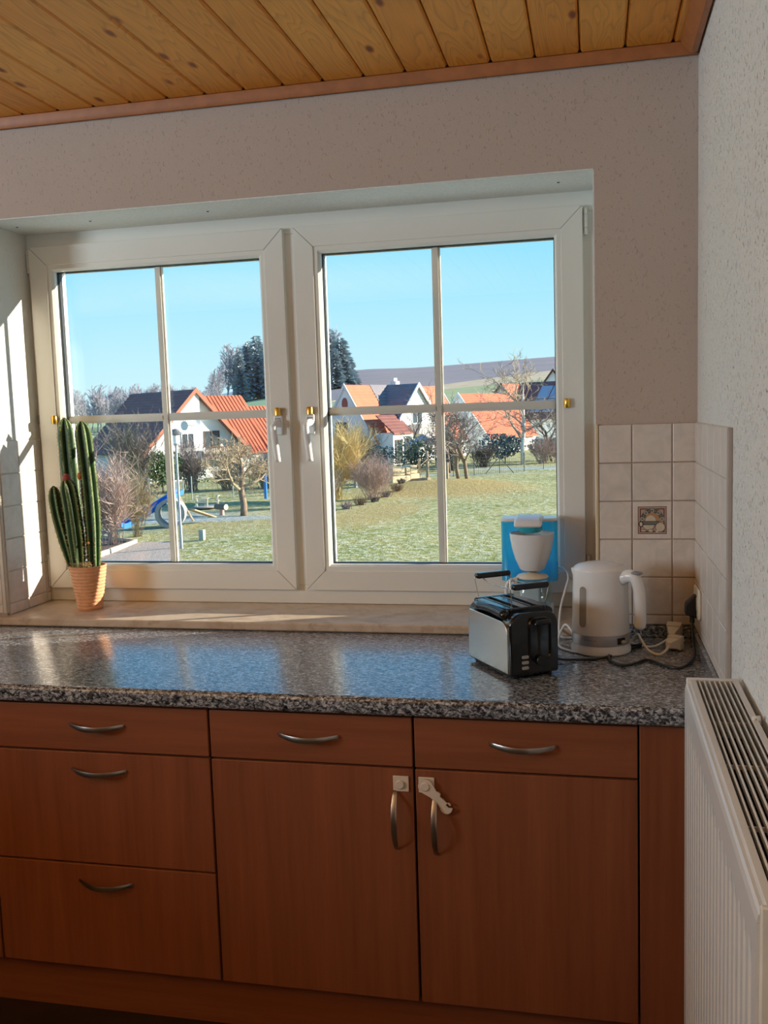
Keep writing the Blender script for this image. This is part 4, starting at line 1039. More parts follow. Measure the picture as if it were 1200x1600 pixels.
def bush(label, x, y, seed, H, W, col='pink', name='bare_shrub', group=None, **kw):
    t = thing(name, label, 'shrub', (x, y, ground(x, y)), 0, group)
    b = shrub(seed, H, W, **kw).build('twigs', bark[col], t, local=True, fix=False); b['kind'] = 'stuff'
    return t
def blob_shrub(label, x, y, seed, H, W, mat, name='evergreen_shrub', n=900, z=None, leaf=.10, cone=0.0):
    """evergreen: a stem and a cloud of small leaf blades"""
    t = thing(name, label, 'shrub', (x, y, ground(x, y) if z is None else z)); rng = random.Random(seed)
    MB().tube([(0, 0, -.05), (0, 0, H * .5)], [.06, .03], 6).build('stem', bark['dark'], t, local=True)
    m = MB()
    lob = [(rng.uniform(-.3, .3), rng.uniform(-.3, .3), rng.uniform(.3, .75), rng.uniform(.28, .45)) for _ in range(7)]
    for i in range(n):
        lx, ly, lz, lr = rng.choice(lob); d = Vector((rng.gauss(0, 1), rng.gauss(0, 1), rng.gauss(0, 1))).normalized() * lr * rng.uniform(.7, 1.05)
        zz = max(.02, min(1, lz + d.z)); k = 1 - cone * zz
        p = Vector(((lx + d.x) * W * k, (ly + d.y) * W * k, zz * H)); a = Vector((rng.gauss(0, 1), rng.gauss(0, 1), rng.gauss(0, 1))).normalized() * leaf; b = a.orthogonal().normalized() * leaf * .5
        m.quad([p - a - b * .3, p + b - a * .1, p + a, p - b + a * .1])
    f = m.build('foliage', mat, t, local=True, fix=False); f['kind'] = 'stuff'
    return t
ever = plain('evergreen_leaf', (.055, .11, .07), .6, var=.35, scale=3); ever2 = plain('evergreen_leaf_blue', (.05, .105, .11), .6, var=.35, scale=3); ivy = plain('ivy_leaf', (.06, .12, .035), .6, var=.4, scale=3)

tree('gnarled bare fruit tree with spreading crown in front of the red roofed house', -17.4, 41.9, 21, 4.3, 'brown', 'ochre', 'fruit_tree', r0=.19, trunk=.42, levels=4, kids=(9, 8, 7, 6), ang=(66, 50, 50, 50), ratio=(.72, .55, .48, .45), upb=.22, crook=.26, tip=.009, lean=(.10, 0))
bush('tall pinkish multi-stemmed shrub behind the cactus beside the planting bed', -18.9, 31.3, 31, 3.6, 2.2, 'pink', 'flowering_shrub', stems=38, sub=12, levels=2, r=.020, fan=.36)
bush('slender golden twiggy shrub at the end of the planting bed', -19.4, 34.4, 32, 3.0, 1.2, 'ochre', 'flowering_shrub', stems=40, sub=10, levels=2, r=.012, fan=.32)
bush('big grey bare shrub left of the dark roofed house behind the cactus', -30.5, 47.5, 33, 5.4, 4, 'violet', 'hazel_shrub', stems=52, sub=6, levels=2, r=.028, fan=.55)
bush('grey bare shrub in front of the dark roof slope', -30.2, 55.5, 34, 5.6, 4, 'grey', 'hazel_shrub', stems=56, sub=6, levels=2, r=.030, fan=.5)
bush('grey whippy shrub below the white gable left corner', -27.6, 58.5, 35, 4.0, 3, 'violet', 'hazel_shrub', stems=46, sub=6, levels=2, r=.026, fan=.5)
tree('small bare tree in front of the white gable wall', -31.6, 62.5, 36, 4.6, 'grey', 'grey', r0=.1, trunk=.25, kids=(6, 5, 4, 3), levels=3, tip=.014)
blob_shrub('dark green ivy shrub beside the garden fence under the white gable', -28.9, 56.8, 37, 2.9, 2.2, ivy, n=1500, leaf=.13)
blob_shrub('small dark evergreen in front of the gable window of dark roofed house', -31.0, 66, 38, 2.2, 2.4, ever, n=700, leaf=.14)
bush('brown bare hedge shrub right of the lamp post by the fence', -24.9, 58.5, 39, 2.2, 3, 'brown', 'hedge_shrub', stems=50, sub=6, levels=2, r=.022, fan=.7)
bush('grey bare hedge shrub behind the merry-go-round', -22.7, 60, 40, 2.6, 3, 'grey', 'hedge_shrub', stems=56, sub=6, levels=2, r=.024, fan=.7)
bush('reddish bare hedge shrub behind the trunk of the fruit tree', -20.9, 60.5, 41, 2.6, 3, 'pink', 'hedge_shrub', stems=56, sub=6, levels=2, r=.024, fan=.6)
# right-hand window
bush('large yellow twigged willow shrub at the left of the sandstone blocks', -15.2, 50.8, 51, 4.5, 3.6, 'yellow', 'willow_shrub', stems=110, sub=11, levels=2, r=.020, fan=.62)
bush('fan shaped pinkish bare shrub in front of the sandstone blocks', -12.7, 50.4, 52, 2.7, 2.4, 'pink', stems=80, sub=9, levels=2, r=.011, fan=.85)
bush('low pink grey shrub at the left edge of right window near lawn', -14.6, 46.6, 53, 2.3, 1.8, 'pink', stems=34, sub=6, levels=2, r=.013, fan=.6)
random.seed(77)
for i, (fx_, fy_) in enumerate(((-12.9, 42), (-12.7, 44.5), (-12.6, 47), (-12.3, 49), (-12.2, 51.5), (-12.0, 54), (-12.3, 57))):
    bush('low brown plant on the lawn edge, ' + ('nearest the viewer', 'second from the viewer', 'third from the viewer', 'fourth from the viewer', 'fifth from the viewer', 'sixth from the viewer', 'beside the sandstone blocks')[i], fx_, fy_, 60 + i, .45 + .12 * (i % 3), 1.6, ('dark', 'violet', 'brown')[i % 3], 'groundcover_plant', 'low plants along the lawn edge', stems=60, sub=4, levels=1, r=.014, fan=1.5)
blob_shrub('rounded dark evergreen bush left of the wooden climbing posts', -14.9, 75.5, 70, 2.9, 2.6, ever, n=1200, leaf=.13)
blob_shrub('blue green evergreen bush under the house windows above the blocks', -18.2, 77, 71, 2.3, 2.4, ever2, n=900, leaf=.13)
blob_shrub('wide dark evergreen bush below the orange roof house', -8.1, 84.5, 72, 2.7, 4.0, ever2, n=1500, leaf=.15)
blob_shrub('dark evergreen bush at far right behind the wire fence', -4.4, 88, 73, 2.4, 3.6, ever2, n=900, leaf=.15)
bush('olive bare shrub beside the ground floor windows of the white house', -19.6, 77.5, 74, 4.0, 3, 'ochre', 'hedge_shrub', stems=46, sub=6, levels=2, r=.028, fan=.5)
tree('thin young bare tree before the balcony of white house', -15.8, 78, 75, 7.4, 'grey', 'grey', r0=.09, trunk=.22, kids=(8, 5, 4), levels=3, ang=(40, 40, 40, 40), ratio=(.42, .5, .5, .5), tip=.016)
tree('dense bare garden tree with two leaning trunks on the grassy mound', -8.75, 62.4, 76, 4.8, 'brown', 'grey', 'fruit_tree', r0=.15, trunk=.36, levels=4, kids=(7, 6, 5, 4), ang=(52, 48, 45, 45), ratio=(.72, .62, .5, .45), upb=.2, crook=.2, tip=.012)
tree('dense bare garden tree with slanting trunk behind the mound', -9.75, 65.2, 77, 5.6, 'brown', 'grey', 'fruit_tree', r0=.15, trunk=.3, levels=4, kids=(7, 6, 5, 4), ang=(50, 48, 45, 45), ratio=(.75, .62, .5, .45), upb=.25, crook=.2, tip=.013, lean=(-.22, 0))
tree('large dusky bare tree between white house and orange roof', -11.6, 73, 78, 6.2, 'dark', 'violet', r0=.17, trunk=.2, levels=4, kids=(9, 6, 5, 4), ang=(55, 45, 45, 40), ratio=(.62, .58, .5, .45), upb=.3, tip=.015)
tree('tall bare tree with pale trunk beside the wire fence', -6.3, 82.2, 79, 10.4, 'white', 'lit', r0=.20, trunk=.26, levels=4, kids=(9, 6, 4, 4), ang=(52, 48, 45, 45), ratio=(.62, .55, .5, .45), upb=.25, tip=.016)
tree('bare tree at the right frame edge behind the pale trunked tree', -3.9, 86, 80, 7.0, 'grey', 'grey', r0=.15, trunk=.25, levels=4, kids=(8, 6, 4, 4), ang=(52, 48, 45, 45), ratio=(.62, .55, .5, .45), tip=.016)
bush('reddish bare shrub right of the pale tree trunk', -4.7, 83.5, 81, 2.5, 3, 'pink', 'hedge_shrub', stems=60, sub=6, levels=2, r=.022, fan=.9)
bush('reddish bare shrub at the right window edge', -3.1, 84.5, 82, 2.6, 3, 'pink', 'hedge_shrub', stems=60, sub=6, levels=2, r=.022, fan=.9)
bush('dark bare hedge shrub behind the wooden climbing posts', -11.9, 75.5, 83, 3.2, 3.4, 'dark', 'hedge_shrub', stems=64, sub=6, levels=2, r=.026, fan=.7)
bush('dark bare hedge shrub below the evergreen at the fence', -9.6, 79.5, 84, 2.4, 3.4, 'dark', 'hedge_shrub', stems=60, sub=6, levels=2, r=.026, fan=.9)

# ---- wood on the skyline
far = {k: plain('far_' + k, c, .95, var=.15, scale=.5) for k, c in dict(birch=(.38, .36, .40), spruce=(.35, .43, .47), dark=(.33, .35, .38)).items()}  # distance haze is painted into these blue-grey bark and needle colours
base_far = []
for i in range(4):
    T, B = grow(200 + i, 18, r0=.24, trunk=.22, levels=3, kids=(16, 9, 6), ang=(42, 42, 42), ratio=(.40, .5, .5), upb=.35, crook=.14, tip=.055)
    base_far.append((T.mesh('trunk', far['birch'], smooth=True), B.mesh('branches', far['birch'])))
rng = random.Random(5)
def far_tree(az, r, s, i, label, group):
    x, y = polar(az, r); t = thing('bare_tree', label, 'tree', (x, y, hill(az, r)), rng.uniform(0, 6), group)
    for nm, me in zip(('trunk', 'branches'), base_far[i % 4]):
        o = place(nm, me, (0, 0, 0), t, sc=(s * .95, s * .95, s))
        if nm == 'branches': o['kind'] = 'stuff'
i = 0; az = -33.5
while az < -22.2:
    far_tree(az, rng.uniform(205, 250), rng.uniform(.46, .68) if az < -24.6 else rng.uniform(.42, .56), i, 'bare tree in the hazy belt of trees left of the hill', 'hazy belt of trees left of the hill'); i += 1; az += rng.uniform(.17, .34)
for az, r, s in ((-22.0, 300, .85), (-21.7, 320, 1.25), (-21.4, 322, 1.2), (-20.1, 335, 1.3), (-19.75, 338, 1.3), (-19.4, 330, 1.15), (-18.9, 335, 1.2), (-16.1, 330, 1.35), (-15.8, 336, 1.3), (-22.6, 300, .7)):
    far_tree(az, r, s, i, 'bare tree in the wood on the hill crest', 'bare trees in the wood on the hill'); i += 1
def conifer(seed, H, W):
    rg = random.Random(seed); T = MB().tube([(0, 0, -.3), (0, 0, H)], [.22, .03], 6); B = MB(); z = H * .08
    while z < H * .985:
        k = 1 - z / H; L = W * (.25 + .75 * k ** .8) * .5
        for c in range(9):
            a = rg.uniform(0, 6.283); l = L * rg.uniform(.6, 1.1); d = Vector((cos(a), sin(a), 0)); s = Vector((-sin(a), cos(a), 0)); p = Vector((0, 0, z))
            e = p + d * l + Vector((0, 0, -l * .25 + .1)); mid = p + d * l * .55 + Vector((0, 0, -l * .05))
            wv = l * .26
            B.quad([p, mid + s * wv, e, mid - s * wv]); B.quad([p + Vector((0, 0, -.1)), mid + Vector((0, 0, -wv * .9)), e, mid + Vector((0, 0, wv * .25))])
        z += H * .022
    return T, B
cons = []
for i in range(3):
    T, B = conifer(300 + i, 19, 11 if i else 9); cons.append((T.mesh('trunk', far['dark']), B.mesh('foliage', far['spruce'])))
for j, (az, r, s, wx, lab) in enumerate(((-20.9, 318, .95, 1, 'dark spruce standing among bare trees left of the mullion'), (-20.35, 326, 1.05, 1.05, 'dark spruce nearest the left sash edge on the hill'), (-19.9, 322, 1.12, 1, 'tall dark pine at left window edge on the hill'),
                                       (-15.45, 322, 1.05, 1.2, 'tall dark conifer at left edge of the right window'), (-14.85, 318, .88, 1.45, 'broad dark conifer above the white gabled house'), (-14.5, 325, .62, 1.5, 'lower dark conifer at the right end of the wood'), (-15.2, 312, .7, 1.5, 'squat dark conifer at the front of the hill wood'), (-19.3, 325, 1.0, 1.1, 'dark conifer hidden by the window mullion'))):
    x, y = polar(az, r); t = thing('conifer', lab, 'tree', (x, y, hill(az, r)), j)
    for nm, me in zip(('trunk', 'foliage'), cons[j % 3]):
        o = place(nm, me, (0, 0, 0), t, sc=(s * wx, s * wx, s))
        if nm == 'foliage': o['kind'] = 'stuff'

# ---- houses
W_ = plain('white_render', (.82, .82, .80), .9, var=.02, scale=2)
def roof_mat(name, c): return plain(name, c, .75, var=.10, scale=1.2)
RM = dict(red=roof_mat('red_tiles', (.52, .135, .065)), dark=roof_mat('dark_brown_tiles', (.17, .092, .095)), grey=roof_mat('slate_grey_tiles', (.20, .18, .195)), orange=roof_mat('orange_tiles', (.62, .155, .075)))
WD = plain('dark_brown_timber', (.09, .045, .03), .7, var=.2); LW = plain('light_barge', (.70, .70, .68), .8); RB = plain('red_barge', (.42, .13, .07), .7)
GLS = plain('window_dark_glass', (.05, .065, .075), .08, var=.1, spec=.8); CON = plain('roof_glass', (.30, .36, .42), .1, spec=.8); WF = plain('window_frame_white', (.75, .75, .74), .5); BRN = plain('balcony_timber', (.16, .10, .07), .8)
def gable(h, cx, cy, ang, L, hw, zr, ze, roofs, oh=.4, ohg=.35, ribs=False, wall=W_, barge=(None, None), z0=None, back=True, name='wall'):
    """gabled block: ridge starts at (cx,cy) (local, the near gable) and runs L along ang; roofs = (left material, right material)"""
    ca, sa = cos(ang), sin(ang); gz = -.3 if z0 is None else z0
    def P(a, b, z): return (cx + ca * a - sa * b, cy + sa * a + ca * b, z)
    m = MB()
    F = [P(0, hw, gz), P(0, -hw, gz), P(0, -hw, ze), P(0, 0, zr - .02), P(0, hw, ze)]; Bk = [P(L, hw, gz), P(L, -hw, gz), P(L, -hw, ze), P(L, 0, zr - .02), P(L, hw, ze)]
    m.quad(F); m.quad(Bk[::-1])
    for i in range(5):
        j = (i + 1) % 5
        m.quad([F[i], Bk[i], Bk[j], F[j]])
    m.build(name, wall, h, local=True)
    sl = math.hypot(hw, zr - ze); ux, uz = hw / sl, (ze - zr) / sl; tot = sl + oh / max(.3, ux)
    n = max(4, int(tot / .34)); th_ = .11
    for sd_, mat in ((1, roofs[0]), (-1, roofs[1])):
        m = MB(); a0, a1 = -ohg, L + ohg
        if ribs:
            k = int((a1 - a0) / .38)
            for i in range(k):
                xa = a0 + (a1 - a0) * i / k; xb = a0 + (a1 - a0) * (i + .62) / k; xc = a0 + (a1 - a0) * (i + 1) / k
                for (q0, q1, hh) in ((xa, xb, .14), (xb, xc, .06)):
                    A = [P(q0, 0, zr + hh), P(q1, 0, zr + hh), P(q1, sd_ * ux * tot, zr + uz * tot + hh), P(q0, sd_ * ux * tot, zr + uz * tot + hh)]
                    m.hexa([P(q0, 0, zr), P(q1, 0, zr), P(q1, sd_ * ux * tot, zr + uz * tot), P(q0, sd_ * ux * tot, zr + uz * tot)] + A)
        else:
            for i in range(n):
                s0, s1 = tot * i / n, tot * (i + 1) / n
                h0, h1 = th_ - .05, th_ + .03
                A = [P(a0, sd_ * ux * s0, zr + uz * s0 + h0), P(a1, sd_ * ux * s0, zr + uz * s0 + h0), P(a1, sd_ * ux * s1, zr + uz * s1 + h1), P(a0, sd_ * ux * s1, zr + uz * s1 + h1)]
                Bq = [P(a0, sd_ * ux * s0, zr + uz * s0), P(a1, sd_ * ux * s0, zr + uz * s0), P(a1, sd_ * ux * s1, zr + uz * s1), P(a0, sd_ * ux * s1, zr + uz * s1)]
                m.hexa(Bq + A)
        m.build('roof_slope', mat, h, local=True)
    for e, (pos, bmat) in enumerate(((-ohg - .05, barge[0]), (L + ohg + .05, barge[1]))):
        if bmat is None: continue
        for sd_ in (1, -1):
            MB().hexa([P(pos - .06, 0, zr - .22), P(pos + .06, 0, zr - .22), P(pos + .06, sd_ * ux * tot, zr + uz * tot - .2), P(pos - .06, sd_ * ux * tot, zr + uz * tot - .2),
                       P(pos - .06, 0, zr + .2), P(pos + .06, 0, zr + .2), P(pos + .06, sd_ * ux * tot, zr + uz * tot + .2), P(pos - .06, sd_ * ux * tot, zr + uz * tot + .2)]).build('barge_board', bmat, h, local=True)
    return P
def window(h, P, b0, b1, z0, z1, face=-.0, bars=1, shutter=None, frame=None):
    """window in the near gable wall of a block: b across the gable"""
    m = MB(); t = .07
    def bx(ba, bb, za, zb, d0, d1): m.hexa([P(d0, ba, za), P(d0, bb, za), P(d1, bb, za), P(d1, ba, za), P(d0, ba, zb), P(d0, bb, zb), P(d1, bb, zb), P(d1, ba, zb)])
    bx(b0, b1, z0, z0 + t, -.07, .05); bx(b0, b1, z1 - t, z1, -.07, .05); bx(b0, b0 + t, z0 + t, z1 - t, -.07, .05); bx(b1 - t, b1, z0 + t, z1 - t, -.07, .05)
    for k in range(bars):
        c = b0 + (b1 - b0) * (k + 1) / (bars + 1); bx(c - t / 2, c + t / 2, z0 + t, z1 - t, -.07, .05)
    f = m.build('window', frame or WF, h, local=True)
    q = MB(); q.hexa([P(-.02, b0 + t, z0 + t), P(-.02, b1 - t, z0 + t), P(.02, b1 - t, z0 + t), P(.02, b0 + t, z0 + t), P(-.02, b0 + t, z1 - t), P(-.02, b1 - t, z1 - t), P(.02, b1 - t, z1 - t), P(.02, b0 + t, z1 - t)])
    q.build('pane', GLS, f, local=True)
    return f
def side(P, L, hw, s): return lambda d, b, z: P(b, s * (hw - d * 1.0) if False else s * (hw) + s * (-d), z)
# house with dark roof, white gable towards the playground
A1 = math.atan2(.559, -.829)
h1 = thing('house', 'white gabled house with dark brown roof and red roofed wing behind', 'house', (-32.6, 70.65, GZ), A1)
Z = lambda z: z - GZ
P1_ = gable(h1, 0, 0, 0, 9.2, 4.6, Z(3.85), Z(-.75), (RM['dark'], RM['dark']), oh=.55, ohg=.7, barge=(RB, None))
PF = lambda d, b, z: P1_(d - .62, b, z)
window(h1, PF, .35, 1.55, Z(-.95), Z(.35), bars=1); window(h1, P1_, -2.55, -1.0, Z(-.9), Z(.45), bars=1, frame=WD)
window(h1, PF, .2, 1.3, Z(-3.3), Z(-2.2), bars=1, frame=WD); window(h1, P1_, -.95, -.05, Z(-2.25), Z(-1.15), bars=0); window(h1, PF, 1.7, 2.6, Z(-3.4), Z(-1.9), bars=0, frame=WD)
MB().hexa([P1_(-1.3, -4.9, Z(-1.95)), P1_(-1.3, -.35, Z(-1.95)), P1_(0, -.35, Z(-1.95)), P1_(0, -4.9, Z(-1.95)), P1_(-1.3, -4.9, Z(-1.8)), P1_(-1.3, -.35, Z(-1.8)), P1_(0, -.35, Z(-1.8)), P1_(0, -4.9, Z(-1.8))]).build('balcony_floor', BRN, h1, local=True)
bal = MB()
for k in range(24):
    b = -4.85 + 4.45 * k / 23; bal.hexa([P1_(-1.3, b, Z(-1.85)), P1_(-1.3, b + .13, Z(-1.85)), P1_(-1.26, b + .13, Z(-1.85)), P1_(-1.26, b, Z(-1.85)), P1_(-1.3, b, Z(-.95)), P1_(-1.3, b + .13, Z(-.95)), P1_(-1.26, b + .13, Z(-.95)), P1_(-1.26, b, Z(-.95))])
bal.build('balcony_railing', BRN, h1, local=True)['kind'] = 'stuff'
MB().hexa([P1_(-1.35, -4.9, Z(-.95)), P1_(-1.35, -.35, Z(-.95)), P1_(-1.2, -.35, Z(-.95)), P1_(-1.2, -4.9, Z(-.95)), P1_(-1.35, -4.9, Z(-.86)), P1_(-1.35, -.35, Z(-.86)), P1_(-1.2, -.35, Z(-.86)), P1_(-1.2, -4.9, Z(-.86))]).build('balcony_rail', WD, h1, local=True)
MB().prism([(4.58, -.3), (-.35, -.3), (-.35, Z(3.42)), (0, Z(3.77)), (4.58, Z(-.80))], lambda u, v, w_: P1_(w_, u, v), -.62, .0).build('wall_bay', W_, h1, local=True)
dsh = MB(); c = Vector(P1_(-1.1, .35, Z(1.25)))
for i in range(16):
    a, b = 2 * pi * i / 16, 2 * pi * (i + 1) / 16
    dsh.quad([tuple(c), tuple(c + Vector((-.10, cos(a) * .36, sin(a) * .40))), tuple(c + Vector((-.10, cos(b) * .36, sin(b) * .40)))])
dsh.beam(tuple(c + Vector((.0, 0, 0))), tuple(c + Vector((.45, 0, -.3))), .05, .05).build('satellite_dish', plain('dish_grey', (.35, .42, .5), .5), h1, local=True)
MB().box(3.5, 3.85, -.18, .18, Z(3.6), Z(4.55)).build('chimney', WD, h1, local=True)
P2_ = gable(h1, 6.4, -1.0, -pi / 2, 8.2, 4.6, Z(3.45), Z(-1.3), (RM['red'], RM['red']), oh=.4, ribs=True, name='wing_wall')
P3_ = gable(h1, 5.4, -9.2, -pi / 2, 7.5, 4.6, Z(2.4), Z(-2.2), (RM['red'], RM['red']), oh=.4, ribs=True, name='wing_wall')
for k in range(2):
    b0 = 2.2 + k * 1.5; sm_ = []
    for (a, b) in ((b0, 1.5), (b0 + 1.3, 1.5), (b0 + 1.3, 3.2), (b0, 3.2)): sm_.append((a, b))
    zf = lambda b: Z(2.4) - b * (4.6 / 4.6) + .20
    MB().hexa([P3_(a, -b, zf(b)) for a, b in sm_] + [P3_(a, -b, zf(b) + .12) for a, b in sm_]).build('skylight', CON, h1, local=True)
# white house with steep gables, half orange half grey roof
A2 = math.atan2(.935, .341)
h2 = thing('house', 'white house with two steep gables, orange and grey roofs and chimney', 'house', (-23.64, 86.45, GZ), A2)
Q1 = gable(h2, 0, 0, 0, 6.2, 3.3, Z(4.25), Z(-1.2), (RM['orange'], RM['orange']), oh=.3, ohg=.05, barge=(LW, None))
Q2 = gable(h2, 6.2, 0, 0, 12.6, 3.3, Z(4.2), Z(-1.2), (RM['orange'], RM['orange']), oh=.3, ohg=.05, barge=(None, LW))
# the grey-tiled bay of the front slope between the chimney and the cross gable: laid over the common slope
Q3 = gable(h2, 7.7, -3.5, pi / 2, 3.5, 3.7, Z(4.3), Z(.95), (RM['grey'], RM['grey']), oh=.25, ohg=.3, barge=(LW, None))
m = MB(); 
for i in range(13):
    s0, s1 = .4 * i, .4 * (i + 1); sl = math.hypot(3.3, 5.4); f = lambda s: (-3.3 * s / sl, Z(4.2) - 5.4 * s / sl)
    y0_, z0_ = f(s0); y1_, z1_ = f(s1); k = .16
    m.hexa([(4.4, y0_, z0_ + .05), (8.2, y0_, z0_ + .05), (8.2, y1_, z1_ + .05), (4.4, y1_, z1_ + .05), (4.4, y0_ - .02, z0_ + k), (8.2, y0_ - .02, z0_ + k), (8.2, y1_ - .02, z1_ + k + .08), (4.4, y1_ - .02, z1_ + k + .08)])
m.build('grey_roof_bay', RM['grey'], h2, local=True)
m = MB()
for i in range(6):
    y0_, y1_ = -3.2 - .34 * i, -3.2 - .34 * (i + 1); z0_, z1_ = Z(1.3) - .30 * i, Z(1.3) - .30 * (i + 1)
    m.hexa([(.4, y0_, z0_ - .1), (4.2, y0_, z0_ - .1), (4.2, y1_, z1_ - .1), (.4, y1_, z1_ - .1), (.4, y0_, z0_), (4.2, y0_, z0_), (4.2, y1_, z1_ + .07), (.4, y1_, z1_ + .07)])
m.build('porch_roof', roof_mat('orange_tiles_shaded', (.20, .07, .055)), h2, local=True)  # orange porch tiles in shade, the shade put into the maroon colour
MB().box(.6, 4.3, -5.0, -3.0, Z(-3.8), Z(-.45)).build('porch_wall', W_, h2, local=True)
m = MB().prism([(-.35 * cos(a), Z(2.45) + .62 * sin(a)) for a in [2 * pi * i / 20 for i in range(20)]], lambda u, v, w_: (w_, u, v), -.06, .05); m.build('oval_window', GLS, h2, local=True)
m = MB().prism([(-.44 * cos(a), Z(2.45) + .72 * sin(a)) for a in [2 * pi * i / 20 for i in range(20)]], lambda u, v, w_: (w_, u, v), -.04, .05); m.build('oval_window_frame', WF, h2, local=True)
window(h2, Q1, -.2, 1.2, Z(-.9), Z(.7), frame=WD); 
window(h2, Q3, -1.0, 1.0, Z(.3), Z(1.5)); window(h2, Q3, -2.9, -1.6, Z(-2.9), Z(-1.2)); window(h2, Q3, -.4, .9, Z(-2.4), Z(-1.1), frame=WD)
MB().hexa([Q3(-1.2, -1.5, Z(-.75)), Q3(-1.2, 1.6, Z(-.75)), Q3(0, 1.6, Z(-.75)), Q3(0, -1.5, Z(-.75)), Q3(-1.2, -1.5, Z(.25)), Q3(-1.2, 1.6, Z(.25)), Q3(0, 1.6, Z(.25)), Q3(0, -1.5, Z(.25))]).build('balcony', plain('balcony_panel', (.38, .36, .34), .7), h2, local=True)
SW = lambda d, b, z: (b, -5.0 + d, z)
window(h2, SW, .9, 2.2, Z(-3.4), Z(-1.1), bars=1, frame=WD); window(h2, SW, 2.7, 4.0, Z(-3.4), Z(-1.0), bars=1, frame=WD)
ch2 = MB().box(9.0, 9.75, -.3, .35, Z(3.4), Z(4.75)); ch2.build('chimney', LW, h2, local=True)
for k in range(3): MB().lathe([(.10, 0), (.10, .35)], (9.12 + .25 * k, .02, Z(4.75)), 8).build('chimney_pot', LW, h2, local=True)
# orange roofed bungalow and the houses behind it on the right
A3 = math.atan2(.83, .56)
h3 = thing('house', 'low house with bright orange roof behind the bare garden trees', 'house', (-15.54, 108.4, GZ), A3)
R1 = gable(h3, 0, 0, 0, 9, 4.2, Z(3.4), Z(-1.4), (RM['orange'], RM['orange']), oh=.4, ohg=.1, barge=(LW, None))
window(h3, R1, -1, .6, Z(-.6), Z(.6))
A4 = math.atan2(.93, .36)
h4 = thing('house', 'white gabled house with orange roof and solar panels behind bungalow', 'house', (-11.7, 121.9, GZ), A4)
S1 = gable(h4, 0, 0, 0, 9, 3.6, Z(4.75), Z(.2), (RM['orange'], RM['orange']), oh=.3, ohg=.3, barge=(WD, None), z0=-1)
S2 = gable(h4, 5.5, -7.5, pi / 2, 7.5, 5.6, Z(4.9), Z(.3), (RM['dark'], RM['dark']), oh=.3, ohg=.2, barge=(LW, None), z0=-1)
window(h4, S2, -3, -1.2, Z(-1.2), Z(.4)); window(h4, S2, .6, 2.6, Z(-1.2), Z(.4))
for k in range(2):
    for q in range(2):
        pts = [(.5 + q * 1.75, 1.0 + k * 2.1), (2.1 + q * 1.75, 1.0 + k * 2.1), (2.1 + q * 1.75, 2.9 + k * 2.1), (.5 + q * 1.75, 2.9 + k * 2.1)]
        zf = lambda b: Z(4.9) - b * (4.6 / 5.6) + .18
        MB().hexa([S2(a, b, zf(b)) for a, b in pts] + [S2(a, b, zf(b) + .10) for a, b in pts]).build('solar_panel', CON, h4, local=True)
h5 = thing('house', 'white gable house cut off by the right edge of the window', 'house', (-5.75, 139.4, GZ), math.atan2(.97, .2))
T1 = gable(h5, 0, 0, 0, 9, 4.6, Z(7.0), Z(.9), (RM['dark'], RM['dark']), oh=.4, ohg=.3, barge=(WD, None))
window(h5, T1, .3, 1.6, Z(1.2), Z(2.6)); window(h5, T1, -2, .2, Z(-1.6), Z(.2))

# ---- gazebo, blocks, posts
gz = thing('gazebo', 'blue grey pyramid roofed garden pavilion before the white house', 'gazebo', (-15.2, 81.3, ground(-15.2, 81.3)))
m = MB()
for a in range(4):
    b = a + 1; C4 = [(-1.5, -1.5), (1.5, -1.5), (1.5, 1.5), (-1.5, 1.5)]
    m.quad([(*C4[a], 2.1), (*C4[b % 4], 2.1), (0, 0, 2.95)])
m.quad([(-1.5, -1.5, 2.1), (-1.5, 1.5, 2.1), (1.5, 1.5, 2.1), (1.5, -1.5, 2.1)]); m.build('roof', plain('pavilion_cover', (.22, .27, .34), .6), gz, local=True)
for sx_ in (-1.4, 1.4):
    for sy_ in (-1.4, 1.4): MB().box(sx_ - .05, sx_ + .05, sy_ - .05, sy_ + .05, -.1, 2.1).build('post', plain('pavilion_post', (.3, .34, .4), .6), gz, local=True)
stone = plain('sandstone', (.66, .52, .33), .9, var=.18, scale=4, bump=.5, dist=.05)
zg = ground(-13.2, 62.3)
for i, (x0_, x1_, dy, z0_, z1_, lab) in enumerate(((-14.3, -13.05, 0, 0, .50, 'long sandstone block at the left of the lower row'), (-13.02, -12.35, .1, .02, .58, 'sandstone block at right end of lower row'), (-14.2, -13.35, .1, .52, 1.08, 'sandstone block at the left of the upper row'), (-13.32, -13.02, .05, .56, 1.10, 'narrow sandstone block in the middle of upper row'), (-12.99, -12.5, .1, .60, 1.18, 'sandstone block at the right of upper row'))):
    t = tag(MB().box(x0_ + 13.3, x1_ + 13.3, -.5 + dy, .45 + dy, z0_, z1_).build('sandstone_block', stone, bevel=.06, seg=3), lab, 'block', 'stacked sandstone blocks behind the pink shrub')
    t.location = (-13.35, 62.6, zg); t.rotation_euler = (0, 0, radians(46)); t.scale = (1.25, 1, 1)
wood = plain('weathered_wood', (.42, .32, .22), .85, var=.25, scale=6)
cf = thing('climbing_frame', 'wooden climbing posts with ropes beside the sandstone blocks', 'play equipment', (-11.8, 66, ground(-11.8, 66)))
for x, y, h_ in ((-12.43, 64.2, 1.62), (-12.5, 67.9, 2.05), (-10.6, 65.4, 1.25)):
    MB().tube([(x, y, ground(x, y) - .1), (x, y, ground(x, y) + h_)], [.11, .10], 10).build('post', wood, cf)
z_ = ground(-12.5, 67.9)
